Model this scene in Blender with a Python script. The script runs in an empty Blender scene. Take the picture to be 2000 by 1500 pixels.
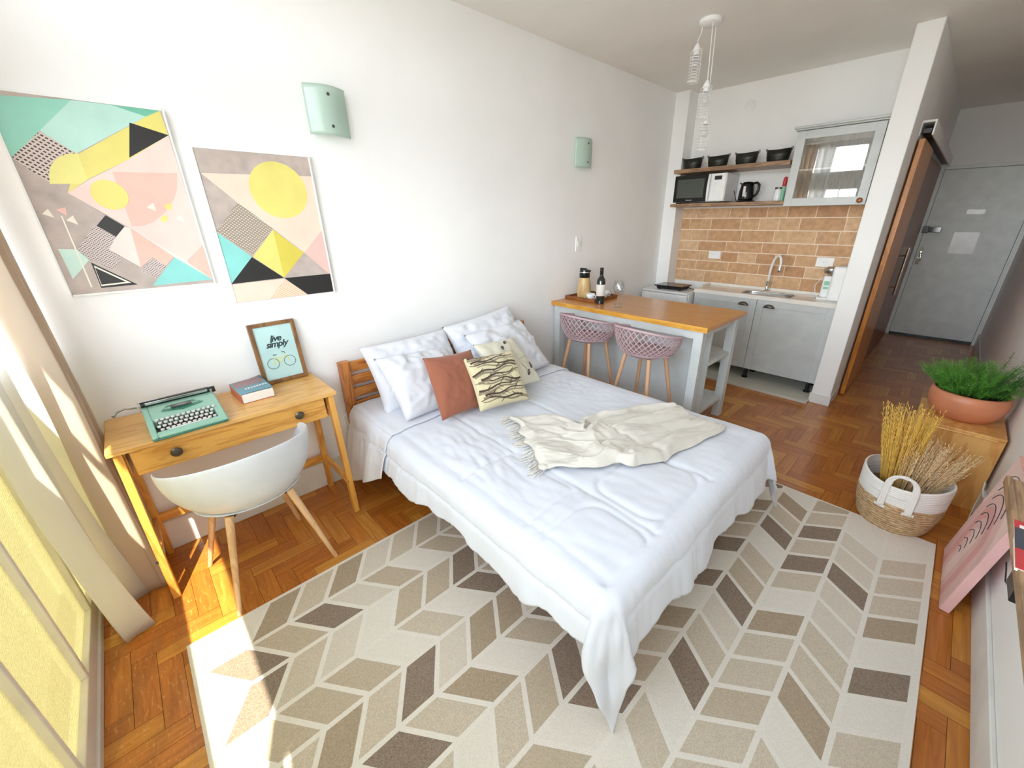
import bpy, bmesh, math, random
from mathutils import Vector, Matrix, noise
random.seed(7)
SC = bpy.context.scene
COL = SC.collection
PI = math.pi

# ------------------------------------------------------------------ camera, world, sun, exposure
cam_d = bpy.data.cameras.new('camera')
cam = bpy.data.objects.new('camera', cam_d); COL.objects.link(cam)
cam_d.sensor_width = 36.0
cam_d.lens = 783.958 / 2000 * 36.0
cam_d.shift_x = -34.735 / 2000
cam_d.shift_y = 5.548 / 2000
cam_d.clip_start = 0.02
_r = Vector((0.69980338, 0.71429766, -0.00735425))
_u = Vector((-0.27115515, 0.27514949, 0.92237066))
_f = Vector((-0.66087073, 0.64348396, -0.38623603))
_m = Matrix((_r, _u, -_f)).transposed().to_4x4()
_m.translation = Vector((2.48562, 0.47454, 1.58803))
cam.matrix_world = _m
SC.camera = cam

SC.view_settings.view_transform = 'Standard'
SC.view_settings.look = 'None'
SC.view_settings.gamma = 1.0
SC.view_settings.use_curve_mapping = False
SC.view_settings.exposure = 0.70
try:
    SC.cycles.max_bounces = 14; SC.cycles.diffuse_bounces = 10; SC.cycles.transparent_max_bounces = 16
except Exception: pass

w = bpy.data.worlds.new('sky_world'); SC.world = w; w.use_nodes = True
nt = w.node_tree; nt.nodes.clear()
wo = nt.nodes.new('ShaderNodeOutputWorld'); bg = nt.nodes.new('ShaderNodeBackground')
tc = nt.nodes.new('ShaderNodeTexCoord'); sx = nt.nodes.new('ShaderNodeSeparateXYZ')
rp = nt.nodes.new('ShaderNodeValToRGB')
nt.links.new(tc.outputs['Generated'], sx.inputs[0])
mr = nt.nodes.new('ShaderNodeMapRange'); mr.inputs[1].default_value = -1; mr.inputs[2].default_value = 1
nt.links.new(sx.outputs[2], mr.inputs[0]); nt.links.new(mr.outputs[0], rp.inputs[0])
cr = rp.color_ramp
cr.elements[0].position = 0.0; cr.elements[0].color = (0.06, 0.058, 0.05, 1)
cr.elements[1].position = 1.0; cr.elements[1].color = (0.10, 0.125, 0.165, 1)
for pos_, col_ in ((.36, (.17, .165, .155)), (.46, (.34, .34, .33)), (.50, (.93, .95, .97)), (.55, (.90, .95, 1.0)), (.60, (.52, .58, .66)), (.70, (.36, .41, .48))):  # bright horizon band added to send more light into the hall
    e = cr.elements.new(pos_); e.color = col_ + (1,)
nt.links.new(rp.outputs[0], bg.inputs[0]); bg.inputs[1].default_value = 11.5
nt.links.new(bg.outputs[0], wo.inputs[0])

sun_d = bpy.data.lights.new('sun', 'SUN'); sun_d.energy = 10.0; sun_d.angle = math.radians(0.5); sun_d.color = (1.0, 0.93, 0.76)
sun = bpy.data.objects.new('sun', sun_d); COL.objects.link(sun)
SUND = Vector((-0.62, 0.235, -1.0)).normalized()
sun.rotation_euler = SUND.to_track_quat('-Z', 'Y').to_euler()

por_d = bpy.data.lights.new('window_portal', 'AREA'); por_d.shape = 'RECTANGLE'; por_d.size = 2.9; por_d.size_y = 2.7
por_d.energy = 1.0
try: por_d.cycles.is_portal = True
except Exception: pass
por = bpy.data.objects.new('window_portal', por_d); COL.objects.link(por)
por.location = (1.48, -0.12, 1.38); por.rotation_euler = (math.radians(-90), 0, 0)
por.rotation_euler = Vector((0, 1, 0)).to_track_quat('-Z', 'Z').to_euler()

# ------------------------------------------------------------------ materials
def srgb(h):
    if isinstance(h, str):
        h = h.lstrip('#'); c = [int(h[i:i+2], 16)/255 for i in (0, 2, 4)]
    else: c = [v/255 for v in h]
    return tuple((v/12.92 if v <= 0.04045 else ((v+0.055)/1.055)**2.4) for v in c) + (1.0,)

def newmat(name):
    m = bpy.data.materials.new(name); m.use_nodes = True
    n = m.node_tree; b = n.nodes['Principled BSDF']
    return m, n, b

def N(n, t, **kw):
    x = n.nodes.new(t)
    for k, v in kw.items(): setattr(x, k, v)
    return x

def coords(n, scale=(1, 1, 1), kind='Object', rot=(0, 0, 0)):
    t = N(n, 'ShaderNodeTexCoord'); mp = N(n, 'ShaderNodeMapping')
    mp.inputs['Scale'].default_value = scale; mp.inputs['Rotation'].default_value = rot
    n.links.new(t.outputs[kind], mp.inputs[0]); return mp.outputs[0]

def bump(n, b, src, strength=0.2, dist=0.01):
    bp = N(n, 'ShaderNodeBump'); bp.inputs['Strength'].default_value = strength; bp.inputs['Distance'].default_value = dist
    n.links.new(src, bp.inputs['Height']); n.links.new(bp.outputs[0], b.inputs['Normal']); return bp

def mat(name, col, rough=0.6, metal=0.0, var=0.06, nscale=8, bmp=0.0, bscale=60, spec=None, coat=0.0, sheen=0.0):
    """plain surface with slight procedural variation"""
    m, n, b = newmat(name)
    c = srgb(col)
    v = coords(n)
    nz = N(n, 'ShaderNodeTexNoise'); nz.inputs['Scale'].default_value = nscale; nz.inputs['Detail'].default_value = 4
    n.links.new(v, nz.inputs[0])
    rr = N(n, 'ShaderNodeValToRGB')
    rr.color_ramp.elements[0].color = tuple(x*(1-var) for x in c[:3])+(1,); rr.color_ramp.elements[1].color = tuple(min(1, x*(1+var)) for x in c[:3])+(1,)
    rr.color_ramp.elements[0].position = .3; rr.color_ramp.elements[1].position = .7
    n.links.new(nz.outputs[0], rr.inputs[0]); n.links.new(rr.outputs[0], b.inputs['Base Color'])
    b.inputs['Roughness'].default_value = rough; b.inputs['Metallic'].default_value = metal
    if spec is not None: b.inputs['Specular IOR Level'].default_value = spec
    if coat: b.inputs['Coat Weight'].default_value = coat; b.inputs['Coat Roughness'].default_value = 0.1
    if sheen: b.inputs['Sheen Weight'].default_value = sheen
    if bmp:
        n2 = N(n, 'ShaderNodeTexNoise'); n2.inputs['Scale'].default_value = bscale; n2.inputs['Detail'].default_value = 5
        n.links.new(v, n2.inputs[0]); bump(n, b, n2.outputs[0], bmp, 0.004)
    return m

def wood(name, c1, c2, axis='Y', rough=0.42, scale=1.0, dark=None, coat=0.15):
    m, n, b = newmat(name)
    s = {'X': (1.2, 9, 9), 'Y': (9, 1.2, 9), 'Z': (9, 9, 1.2)}[axis]
    s = tuple(x*scale for x in s)
    v = coords(n, s)
    nz = N(n, 'ShaderNodeTexNoise'); nz.inputs['Scale'].default_value = 1.6; nz.inputs['Detail'].default_value = 3; nz.inputs['Distortion'].default_value = 0.6
    n.links.new(v, nz.inputs[0])
    ml = N(n, 'ShaderNodeMath', operation='MULTIPLY'); ml.inputs[1].default_value = 9.0
    n.links.new(nz.outputs[0], ml.inputs[0])
    sn = N(n, 'ShaderNodeMath', operation='SINE'); 
    m2 = N(n, 'ShaderNodeMath', operation='MULTIPLY'); m2.inputs[1].default_value = 3.0
    n.links.new(ml.outputs[0], m2.inputs[0]); n.links.new(m2.outputs[0], sn.inputs[0])
    fine = N(n, 'ShaderNodeTexNoise'); fine.inputs['Scale'].default_value = 14; fine.inputs['Detail'].default_value = 6
    n.links.new(v, fine.inputs[0])
    ad = N(n, 'ShaderNodeMath', operation='MULTIPLY_ADD'); ad.inputs[1].default_value = 0.28; 
    n.links.new(sn.outputs[0], ad.inputs[0]); n.links.new(fine.outputs[0], ad.inputs[2])
    rr = N(n, 'ShaderNodeValToRGB'); rr.color_ramp.elements[0].color = srgb(c2); rr.color_ramp.elements[1].color = srgb(c1)
    rr.color_ramp.elements[0].position = .2; rr.color_ramp.elements[1].position = .62
    n.links.new(ad.outputs[0], rr.inputs[0]); n.links.new(rr.outputs[0], b.inputs['Base Color'])
    b.inputs['Roughness'].default_value = rough
    if coat: b.inputs['Coat Weight'].default_value = coat; b.inputs['Coat Roughness'].default_value = 0.15
    return m

def fabric(name, col, rough=0.9, weave=350, bmp=0.25, var=0.03, sheen=0.2):
    m, n, b = newmat(name); c = srgb(col); v = coords(n)
    w1 = N(n, 'ShaderNodeTexNoise'); w1.inputs['Scale'].default_value = weave; w1.inputs['Detail'].default_value = 2
    n.links.new(v, w1.inputs[0])
    nz = N(n, 'ShaderNodeTexNoise'); nz.inputs['Scale'].default_value = 14; n.links.new(v, nz.inputs[0])
    rr = N(n, 'ShaderNodeValToRGB')
    rr.color_ramp.elements[0].color = tuple(x*(1-var) for x in c[:3])+(1,); rr.color_ramp.elements[1].color = tuple(min(1, x*(1+var)) for x in c[:3])+(1,)
    n.links.new(nz.outputs[0], rr.inputs[0]); n.links.new(rr.outputs[0], b.inputs['Base Color'])
    b.inputs['Roughness'].default_value = rough; b.inputs['Sheen Weight'].default_value = sheen
    bump(n, b, w1.outputs[0], bmp, 0.0015); return m

def glass_thin(name, tint=(1, 1, 1, 1), refl=0.12, rough=0.02):
    m = bpy.data.materials.new(name); m.use_nodes = True; n = m.node_tree; n.nodes.clear()
    o = N(n, 'ShaderNodeOutputMaterial'); t = N(n, 'ShaderNodeBsdfTransparent'); g = N(n, 'ShaderNodeBsdfGlossy'); mx = N(n, 'ShaderNodeMixShader')
    t.inputs[0].default_value = tint; g.inputs[1].default_value = rough
    fr = N(n, 'ShaderNodeLayerWeight'); fr.inputs[0].default_value = .5
    pw_ = N(n, 'ShaderNodeMath', operation='POWER'); pw_.inputs[1].default_value = 5.0; n.links.new(fr.outputs['Facing'], pw_.inputs[0])
    ma = N(n, 'ShaderNodeMath', operation='MULTIPLY_ADD'); ma.inputs[1].default_value = .5; ma.inputs[2].default_value = refl
    n.links.new(pw_.outputs[0], ma.inputs[0]); n.links.new(ma.outputs[0], mx.inputs[0])
    n.links.new(t.outputs[0], mx.inputs[1]); n.links.new(g.outputs[0], mx.inputs[2]); n.links.new(mx.outputs[0], o.inputs[0])
    return m

def frosted(name, col, trans=0.25, dots=False, tcol=None):
    """translucent glass: diffuse-transmitting with some straight transmission"""
    m = bpy.data.materials.new(name); m.use_nodes = True; n = m.node_tree; n.nodes.clear()
    o = N(n, 'ShaderNodeOutputMaterial'); tr = N(n, 'ShaderNodeBsdfTransparent'); tl = N(n, 'ShaderNodeBsdfTranslucent'); g = N(n, 'ShaderNodeBsdfGlossy'); df = N(n, 'ShaderNodeBsdfDiffuse')
    c = srgb(col); tl.inputs[0].default_value = c; df.inputs[0].default_value = c; tr.inputs[0].default_value = tcol or c; g.inputs[1].default_value = 0.25
    a = N(n, 'ShaderNodeMixShader'); b = N(n, 'ShaderNodeMixShader'); d = N(n, 'ShaderNodeMixShader')
    a.inputs[0].default_value = 0.5; n.links.new(tl.outputs[0], a.inputs[1]); n.links.new(df.outputs[0], a.inputs[2])
    b.inputs[0].default_value = trans; n.links.new(a.outputs[0], b.inputs[1]); n.links.new(tr.outputs[0], b.inputs[2])
    d.inputs[0].default_value = 0.06; n.links.new(b.outputs[0], d.inputs[1]); n.links.new(g.outputs[0], d.inputs[2]); n.links.new(d.outputs[0], o.inputs[0])
    if dots:
        v = coords(n, (1, 0.01, 1)); vo = N(n, 'ShaderNodeTexVoronoi'); vo.inputs['Scale'].default_value = 120; vo.inputs['Randomness'].default_value = 0.25
        n.links.new(v, vo.inputs[0]); r = N(n, 'ShaderNodeValToRGB'); r.color_ramp.elements[0].position = .25; r.color_ramp.elements[1].position = .55
        r.color_ramp.elements[0].color = (.55, .55, .55, 1); r.color_ramp.elements[1].color = (0.12, .12, .12, 1)
        n.links.new(vo.outputs['Distance'], r.inputs[0]); n.links.new(r.outputs[0], b.inputs[0])
        bp = N(n, 'ShaderNodeBump'); bp.inputs['Strength'].default_value = 0.6; bp.inputs['Distance'].default_value = 0.003
        n.links.new(vo.outputs['Distance'], bp.inputs['Height'])
        for s in (tl, g, df): n.links.new(bp.outputs[0], s.inputs['Normal'])
    return m

def clear_glass(name, rough=0.0):
    m, n, b = newmat(name); b.inputs['Transmission Weight'].default_value = 1.0; b.inputs['Roughness'].default_value = rough
    b.inputs['IOR'].default_value = 1.45; return m

def plaster(name, col, bmp=0.12):
    m, n, b = newmat(name); v = coords(n); c = srgb(col)
    n1 = N(n, 'ShaderNodeTexNoise'); n1.inputs['Scale'].default_value = 90; n1.inputs['Detail'].default_value = 6; n.links.new(v, n1.inputs[0])
    n2 = N(n, 'ShaderNodeTexNoise'); n2.inputs['Scale'].default_value = 2.2; n2.inputs['Detail'].default_value = 5; n.links.new(v, n2.inputs[0])
    r = N(n, 'ShaderNodeValToRGB'); r.color_ramp.elements[0].color = tuple(x*.965 for x in c[:3])+(1,); r.color_ramp.elements[1].color = c
    r.color_ramp.elements[0].position = .35; r.color_ramp.elements[1].position = .6
    n.links.new(n2.outputs[0], r.inputs[0]); n.links.new(r.outputs[0], b.inputs['Base Color']); b.inputs['Roughness'].default_value = .75
    bump(n, b, n1.outputs[0], bmp, 0.003); return m

def parquet(name):
    m, n, b = newmat(name)
    uv = N(n, 'ShaderNodeTexCoord'); mp = N(n, 'ShaderNodeMapping'); mp.inputs['Scale'].default_value = (2.2, 26, 1)
    n.links.new(uv.outputs['UV'], mp.inputs[0])
    ge = N(n, 'ShaderNodeNewGeometry')
    cx = N(n, 'ShaderNodeCombineXYZ'); ml = N(n, 'ShaderNodeMath', operation='MULTIPLY'); ml.inputs[1].default_value = 40
    n.links.new(ge.outputs['Random Per Island'], ml.inputs[0]); n.links.new(ml.outputs[0], cx.inputs[2])
    va = N(n, 'ShaderNodeVectorMath', operation='ADD'); n.links.new(mp.outputs[0], va.inputs[0]); n.links.new(cx.outputs[0], va.inputs[1])
    g = N(n, 'ShaderNodeTexNoise'); g.inputs['Scale'].default_value = 2.0; g.inputs['Detail'].default_value = 5; g.inputs['Distortion'].default_value = .8
    n.links.new(va.outputs[0], g.inputs[0])
    isl = N(n, 'ShaderNodeValToRGB'); E = isl.color_ramp.elements
    E[0].color = srgb('#b06a28'); E[1].color = srgb('#d0953f')
    e = E.new(.35); e.color = srgb('#bb742b'); e = E.new(.7); e.color = srgb('#c48233')
    n.links.new(ge.outputs['Random Per Island'], isl.inputs[0])
    gr = N(n, 'ShaderNodeValToRGB'); gr.color_ramp.elements[0].position = .3; gr.color_ramp.elements[1].position = .75
    gr.color_ramp.elements[0].color = (.72, .62, .5, 1); gr.color_ramp.elements[1].color = (1.12, 1.1, 1.05, 1)
    n.links.new(g.outputs[0], gr.inputs[0])
    mx = N(n, 'ShaderNodeMix', data_type='RGBA', blend_type='MULTIPLY'); mx.inputs[0].default_value = 1
    n.links.new(isl.outputs[0], mx.inputs[6]); n.links.new(gr.outputs[0], mx.inputs[7])
    # worn, scratched varnish in front of the window (a wear stain with its own shape)
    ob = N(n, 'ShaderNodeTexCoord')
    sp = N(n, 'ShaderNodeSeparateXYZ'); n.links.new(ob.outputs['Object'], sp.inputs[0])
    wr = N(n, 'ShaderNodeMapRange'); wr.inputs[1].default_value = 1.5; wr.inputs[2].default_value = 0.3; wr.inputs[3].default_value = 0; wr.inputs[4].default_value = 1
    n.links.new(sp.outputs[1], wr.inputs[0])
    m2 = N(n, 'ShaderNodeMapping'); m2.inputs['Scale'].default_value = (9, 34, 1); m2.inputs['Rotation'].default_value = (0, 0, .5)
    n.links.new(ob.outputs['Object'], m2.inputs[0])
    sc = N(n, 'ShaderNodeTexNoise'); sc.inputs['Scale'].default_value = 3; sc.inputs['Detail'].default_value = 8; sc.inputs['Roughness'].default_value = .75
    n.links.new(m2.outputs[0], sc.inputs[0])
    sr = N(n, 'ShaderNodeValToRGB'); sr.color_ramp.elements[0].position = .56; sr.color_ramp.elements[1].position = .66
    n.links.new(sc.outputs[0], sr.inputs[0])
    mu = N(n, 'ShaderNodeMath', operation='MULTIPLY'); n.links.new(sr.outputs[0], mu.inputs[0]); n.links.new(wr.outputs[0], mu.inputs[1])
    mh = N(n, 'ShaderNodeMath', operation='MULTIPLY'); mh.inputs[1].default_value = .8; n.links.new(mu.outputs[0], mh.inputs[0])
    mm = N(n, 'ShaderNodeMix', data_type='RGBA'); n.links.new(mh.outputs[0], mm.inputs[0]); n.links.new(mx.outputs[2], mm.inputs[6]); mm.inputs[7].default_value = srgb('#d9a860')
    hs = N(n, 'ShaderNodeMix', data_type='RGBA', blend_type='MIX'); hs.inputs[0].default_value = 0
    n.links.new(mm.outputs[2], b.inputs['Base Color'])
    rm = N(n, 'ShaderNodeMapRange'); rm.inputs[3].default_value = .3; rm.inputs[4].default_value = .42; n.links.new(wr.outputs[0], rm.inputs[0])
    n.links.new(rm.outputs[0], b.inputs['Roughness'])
    b.inputs['Coat Weight'].default_value = .35; b.inputs['Coat Roughness'].default_value = .12
    bump(n, b, g.outputs[0], .08, .002); return m

def brick_mat(name):
    m, n, b = newmat(name); v = coords(n)
    g1 = N(n, 'ShaderNodeTexNoise'); g1.inputs['Scale'].default_value = 22; g1.inputs['Detail'].default_value = 8; g1.inputs['Roughness'].default_value = .7; n.links.new(v, g1.inputs[0])
    ge = N(n, 'ShaderNodeNewGeometry'); r1 = N(n, 'ShaderNodeValToRGB'); E = r1.color_ramp.elements
    E[0].color = srgb('#bb8e66'); E[1].color = srgb('#d4b38d'); e = E.new(.5); e.color = srgb('#c9a379')
    n.links.new(ge.outputs['Random Per Island'], r1.inputs[0])
    r2 = N(n, 'ShaderNodeValToRGB'); r2.color_ramp.elements[0].position = .32; r2.color_ramp.elements[1].position = .68
    r2.color_ramp.elements[0].color = (.80, .75, .70, 1); r2.color_ramp.elements[1].color = (1.2, 1.2, 1.22, 1); n.links.new(g1.outputs[0], r2.inputs[0])
    mx = N(n, 'ShaderNodeMix', data_type='RGBA', blend_type='MULTIPLY'); mx.inputs[0].default_value = 1; n.links.new(r1.outputs[0], mx.inputs[6]); n.links.new(r2.outputs[0], mx.inputs[7])
    n.links.new(mx.outputs[2], b.inputs['Base Color']); b.inputs['Roughness'].default_value = .6; bump(n, b, g1.outputs[0], .4, .004); return m

def dots_mat(name, bgc, fg, scale, duty=.45, rot=PI/4, alpha_noise=True):
    m, n, b = newmat(name); t = N(n, 'ShaderNodeTexCoord'); mp = N(n, 'ShaderNodeMapping')
    mp.inputs['Rotation'].default_value = (rot, 0, 0); mp.inputs['Scale'].default_value = (1, scale, scale*1.25); n.links.new(t.outputs['Object'], mp.inputs[0])
    sp = N(n, 'ShaderNodeSeparateXYZ'); n.links.new(mp.outputs[0], sp.inputs[0]); o = []
    for k in (1, 2):
        f = N(n, 'ShaderNodeMath', operation='FRACT'); n.links.new(sp.outputs[k], f.inputs[0])
        l = N(n, 'ShaderNodeMath', operation='LESS_THAN'); l.inputs[1].default_value = duty if k == 2 else duty+.15; n.links.new(f.outputs[0], l.inputs[0]); o.append(l)
    mu = N(n, 'ShaderNodeMath', operation='MULTIPLY'); n.links.new(o[0].outputs[0], mu.inputs[0]); n.links.new(o[1].outputs[0], mu.inputs[1])
    mx = N(n, 'ShaderNodeMix', data_type='RGBA'); n.links.new(mu.outputs[0], mx.inputs[0]); mx.inputs[6].default_value = srgb(bgc); mx.inputs[7].default_value = srgb(fg)
    n.links.new(mx.outputs[2], b.inputs['Base Color']); b.inputs['Roughness'].default_value = .5; return m

def rug_mat(name, col, sp=.12):
    m, n, b = newmat(name); c = srgb(col); v = coords(n, (1, 1, 1))
    a = N(n, 'ShaderNodeTexNoise'); a.inputs['Scale'].default_value = 260; a.inputs['Detail'].default_value = 3; n.links.new(v, a.inputs[0])
    r = N(n, 'ShaderNodeValToRGB'); r.color_ramp.elements[0].position = .32; r.color_ramp.elements[1].position = .68
    r.color_ramp.elements[0].color = tuple(x*(1-sp*1.5) for x in c[:3])+(1,); r.color_ramp.elements[1].color = tuple(min(1, x*(1+sp)) for x in c[:3])+(1,)
    n.links.new(a.outputs[0], r.inputs[0]); n.links.new(r.outputs[0], b.inputs['Base Color']); b.inputs['Roughness'].default_value = .95
    bump(n, b, a.outputs[0], .5, .003); return m

M = {}
M['wall'] = plaster('wall_paint', '#f2f3f2')
M['ceil'] = plaster('ceiling_paint', '#f3f1ec', .05)
M['white'] = mat('white_paint', '#eceeed', .5)
M['whitegloss'] = mat('white_gloss_plastic', '#eef0f0', .25)
M['base'] = mat('baseboard_paint', '#dfe0dd', .5)
M['floor'] = parquet('parquet')
M['gap'] = mat('floor_joint', '#4a2a12', .8)
M['kfloor'] = mat('kitchen_floor_tile', '#c9c6ba', .4)
M['pine'] = wood('pine_wood', '#e2a850', '#c98a38', 'Y')
M['pinez'] = wood('pine_wood_upright', '#e2a850', '#c98838', 'Z')
M['pinex'] = wood('pine_wood_cross', '#e2a850', '#c98a38', 'X')
M['pinetop'] = wood('pine_tabletop', '#e2b066', '#d09a52', 'Y', .35)
M['honey'] = wood('honey_pine', '#c07a35', '#96561f', 'Y')
M['honeyz'] = wood('honey_pine_upright', '#c07a35', '#96561f', 'Z')
M['counter'] = wood('varnished_counter', '#cd8e48', '#c28240', 'X', .3, 1.0, coat=.3)
M['counteredge'] = wood('counter_edge', '#dba445', '#c78c32', 'X', .3)
M['shelf'] = wood('walnut_shelf', '#a3825f', '#80614a', 'X')
M['rack'] = wood('walnut_rack', '#a88661', '#836548', 'Y')
M['frame'] = wood('dark_frame_wood', '#8a6238', '#6d4a28', 'Z')
M['bamboo'] = wood('bamboo', '#cdb07a', '#b5945c', 'Z')
M['tray'] = wood('tray_wood', '#8c5426', '#6a3b18', 'X')
M['legwood'] = wood('pale_beech', '#e3bd92', '#d2a677', 'Z')
M['slide'] = wood('sliding_door_wood', '#cc8227', '#b06c1c', 'Z', .35)
M['slidedark'] = wood('closet_door_wood', '#8a4518', '#6d3311', 'Z', .4)
M['cube'] = wood('cube_pine', '#dfad68', '#cc9350', 'Z', .4, .5)
M['cabinet'] = mat('grey_lacquer', '#c3c8c7', .4)
M['island'] = mat('island_grey_paint', '#ccd2d2', .5)
M['backgrey'] = wood('grey_woodgrain_board', '#a9a9a5', '#8c8c89', 'Z', .6, 2.0, coat=0)
M['quartz'] = mat('white_stone', '#e6e2d9', .2)
M['steel'] = mat('brushed_steel', '#c3c4c2', .22, 1.0)
M['chrome'] = mat('chrome', '#e0e0e0', .08, 1.0, var=0)
M['bronze'] = mat('antique_metal', '#6b6255', .35, .9)
M['copper'] = mat('copper_knob', '#9a6444', .35, .6)
M['black'] = mat('black_plastic', '#17181a', .35)
M['blackgloss'] = mat('black_gloss', '#0b0c0d', .08)
M['mwglass'] = mat('microwave_window', '#4a4f4a', .12)
M['zinc'] = mat('dark_metal_bucket', '#34352e', .38, .6, var=.2)
M['tealpaint'] = mat('teal_enamel', '#8db8a4', .35, coat=.2)
M['tealdark'] = mat('teal_dark', '#3f7f69', .35)
M['key'] = mat('typewriter_key', '#e2dbd6', .35)
M['book_cover'] = mat('book_cover', '#6f98a6', .5)
M['book_red'] = mat('book_cover_letters', '#c98478', .5)
M['book_spine'] = mat('book_spine', '#bf6a4c', .5)
M['paper'] = mat('paper', '#ece9e2', .8)
M['printblue'] = mat('print_blue', '#b9dcdb', .5)
M['ink'] = mat('ink', '#2c3a40', .6)
M['bikeyellow'] = mat('bike_yellow', '#e6dc86', .6)
M['duvet'] = fabric('white_duvet', '#dadfe9', .85, 300, .2)
M['sheet'] = fabric('white_sheet', '#dde1e9', .85, 420, .15)
M['pillow'] = fabric('pillow_cotton', '#dcdfe6', .85, 420, .15)
M['throw'] = fabric('cream_knit', '#d8d4ca', .95, 260, .6, .05)
M['rust'] = fabric('rust_cotton', '#9c5f48', .9, 380, .3)
M['creamfab'] = fabric('cream_linen', '#d9d6c4', .9, 380, .3)
M['yellowfab'] = fabric('pale_yellow_cotton', '#d4cba6', .9, 380, .3)
M['branch1'] = fabric('branch_dark', '#4a3a33', .9)
M['branch2'] = fabric('branch_taupe', '#8d8069', .9)
M['curtain_w'] = fabric('sunlit_curtain', '#e3e2dc', .9, 300, .4)
M['curtain_b'] = fabric('shaded_curtain', '#d2c4b0', .9, 300, .4)
M['shell'] = mat('white_polypropylene', '#d9dde1', .4)
M['mauve'] = mat('mauve_plastic', '#bda3a9', .45)
M['stool_leg'] = mat('beech_look_metal', '#d8ab85', .4)
M['screwblack'] = mat('screw', '#55595a', .4, .8)
M['sconce'] = frosted('frosted_green_glass', '#dcece4', .22)
M['texglass'] = frosted('textured_glass', '#c4bc92', .35, dots=True, tcol=(.62, .59, .43, 1))
M['pane'] = glass_thin('window_pane', refl=.02)
M['cabglass'] = glass_thin('cabinet_glass', refl=.22)
M['glass'] = glass_thin('drinking_glass', (0.96, .97, .98, 1), .08)
M['frame_metal'] = mat('window_frame_paint', '#d4d0c8', .45)
M['bottle'] = mat('dark_bottle_glass', '#14161a', .08, coat=.5)
M['label'] = mat('bottle_label', '#dcd9d2', .6)
M['ceramic'] = mat('white_ceramic', '#eef0f2', .2)
M['brick'] = brick_mat('sand_brick_tile')
M['grout'] = mat('grout', '#efe2cd', .85)
M['terra'] = mat('terracotta', '#c9825e', .42, var=.14, nscale=6, bmp=.1, bscale=30)
M['soil'] = mat('soil', '#3a2a1d', .9, var=.3, nscale=60)
M['leaf'] = mat('fern_green', '#5c9a36', .6, var=.3, nscale=30)
M['leafdark'] = mat('fern_dark_green', '#2f5a28', .6, var=.2)
M['wheat'] = mat('golden_wheat', '#e8c05c', .7, var=.2, nscale=40)
M['wheat2'] = mat('straw_wheat', '#e6cba0', .7, var=.2, nscale=40)
M['rope'] = mat('white_rope', '#e9e7e3', .85, bmp=.5, bscale=200)
M['pink'] = mat('pink_canvas', '#e0b9b3', .7); M['pink2'] = mat('pink_band_dark', '#d9a19c', .7); M['pink3'] = mat('pink_band_light', '#e8cbc3', .7); M['pink4'] = mat('pink_side', '#e7b9b8', .7)
M['creamline'] = mat('cream_line', '#efdfd6', .7)
M['peach'] = mat('peach_paper', '#eac9a0', .7)
M['red'] = mat('red_print', '#c22a32', .4); M['navy'] = mat('navy_print', '#343b4a', .4)
M['doorpaint'] = mat('door_paint', '#e4ebe9', .45)
M['bright_green'] = mat('green_print', '#7fc7a4', .5)
M['cord'] = mat('white_cord', '#e8e8e6', .5)
M['fringe'] = M['throw']

def drape(name, col, tl=.4):
    m, n, b = newmat(name); c = srgb(col); b.inputs['Base Color'].default_value = c; b.inputs['Roughness'].default_value = .9
    v = coords(n); nz = N(n, 'ShaderNodeTexNoise'); nz.inputs['Scale'].default_value = 320; n.links.new(v, nz.inputs[0]); bump(n, b, nz.outputs[0], .3, .0015)
    t = N(n, 'ShaderNodeBsdfTranslucent'); t.inputs[0].default_value = c; mx = N(n, 'ShaderNodeMixShader'); mx.inputs[0].default_value = tl
    o = n.nodes['Material Output']; n.links.new(b.outputs[0], mx.inputs[1]); n.links.new(t.outputs[0], mx.inputs[2]); n.links.new(mx.outputs[0], o.inputs[0]); return m
M['curtain_w'] = drape('sunlit_curtain', '#f2f1ee', .6); M['curtain_b'] = drape('shaded_curtain', '#e6d9c8', .45)  # sunlit and shaded tones of one curtain put into two cloth colours
def seagrass(name):
    m, n, b = newmat(name); v = coords(n, (1, 1, 3.0)); 
    a = N(n, 'ShaderNodeTexNoise'); a.inputs['Scale'].default_value = 45; a.inputs['Detail'].default_value = 5; n.links.new(v, a.inputs[0])
    r = N(n, 'ShaderNodeValToRGB'); r.color_ramp.elements[0].position = .3; r.color_ramp.elements[1].position = .7
    r.color_ramp.elements[0].color = srgb('#a58058'); r.color_ramp.elements[1].color = srgb('#dcc29a')
    n.links.new(a.outputs[0], r.inputs[0]); n.links.new(r.outputs[0], b.inputs['Base Color']); b.inputs['Roughness'].default_value = .85
    wv = N(n, 'ShaderNodeTexWave', bands_direction='Z'); wv.inputs['Scale'].default_value = 22; wv.inputs['Distortion'].default_value = 3; n.links.new(coords(n), wv.inputs[0])
    bump(n, b, wv.outputs[0], .7, .006); return m
M['seagrass'] = seagrass('seagrass')

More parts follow.
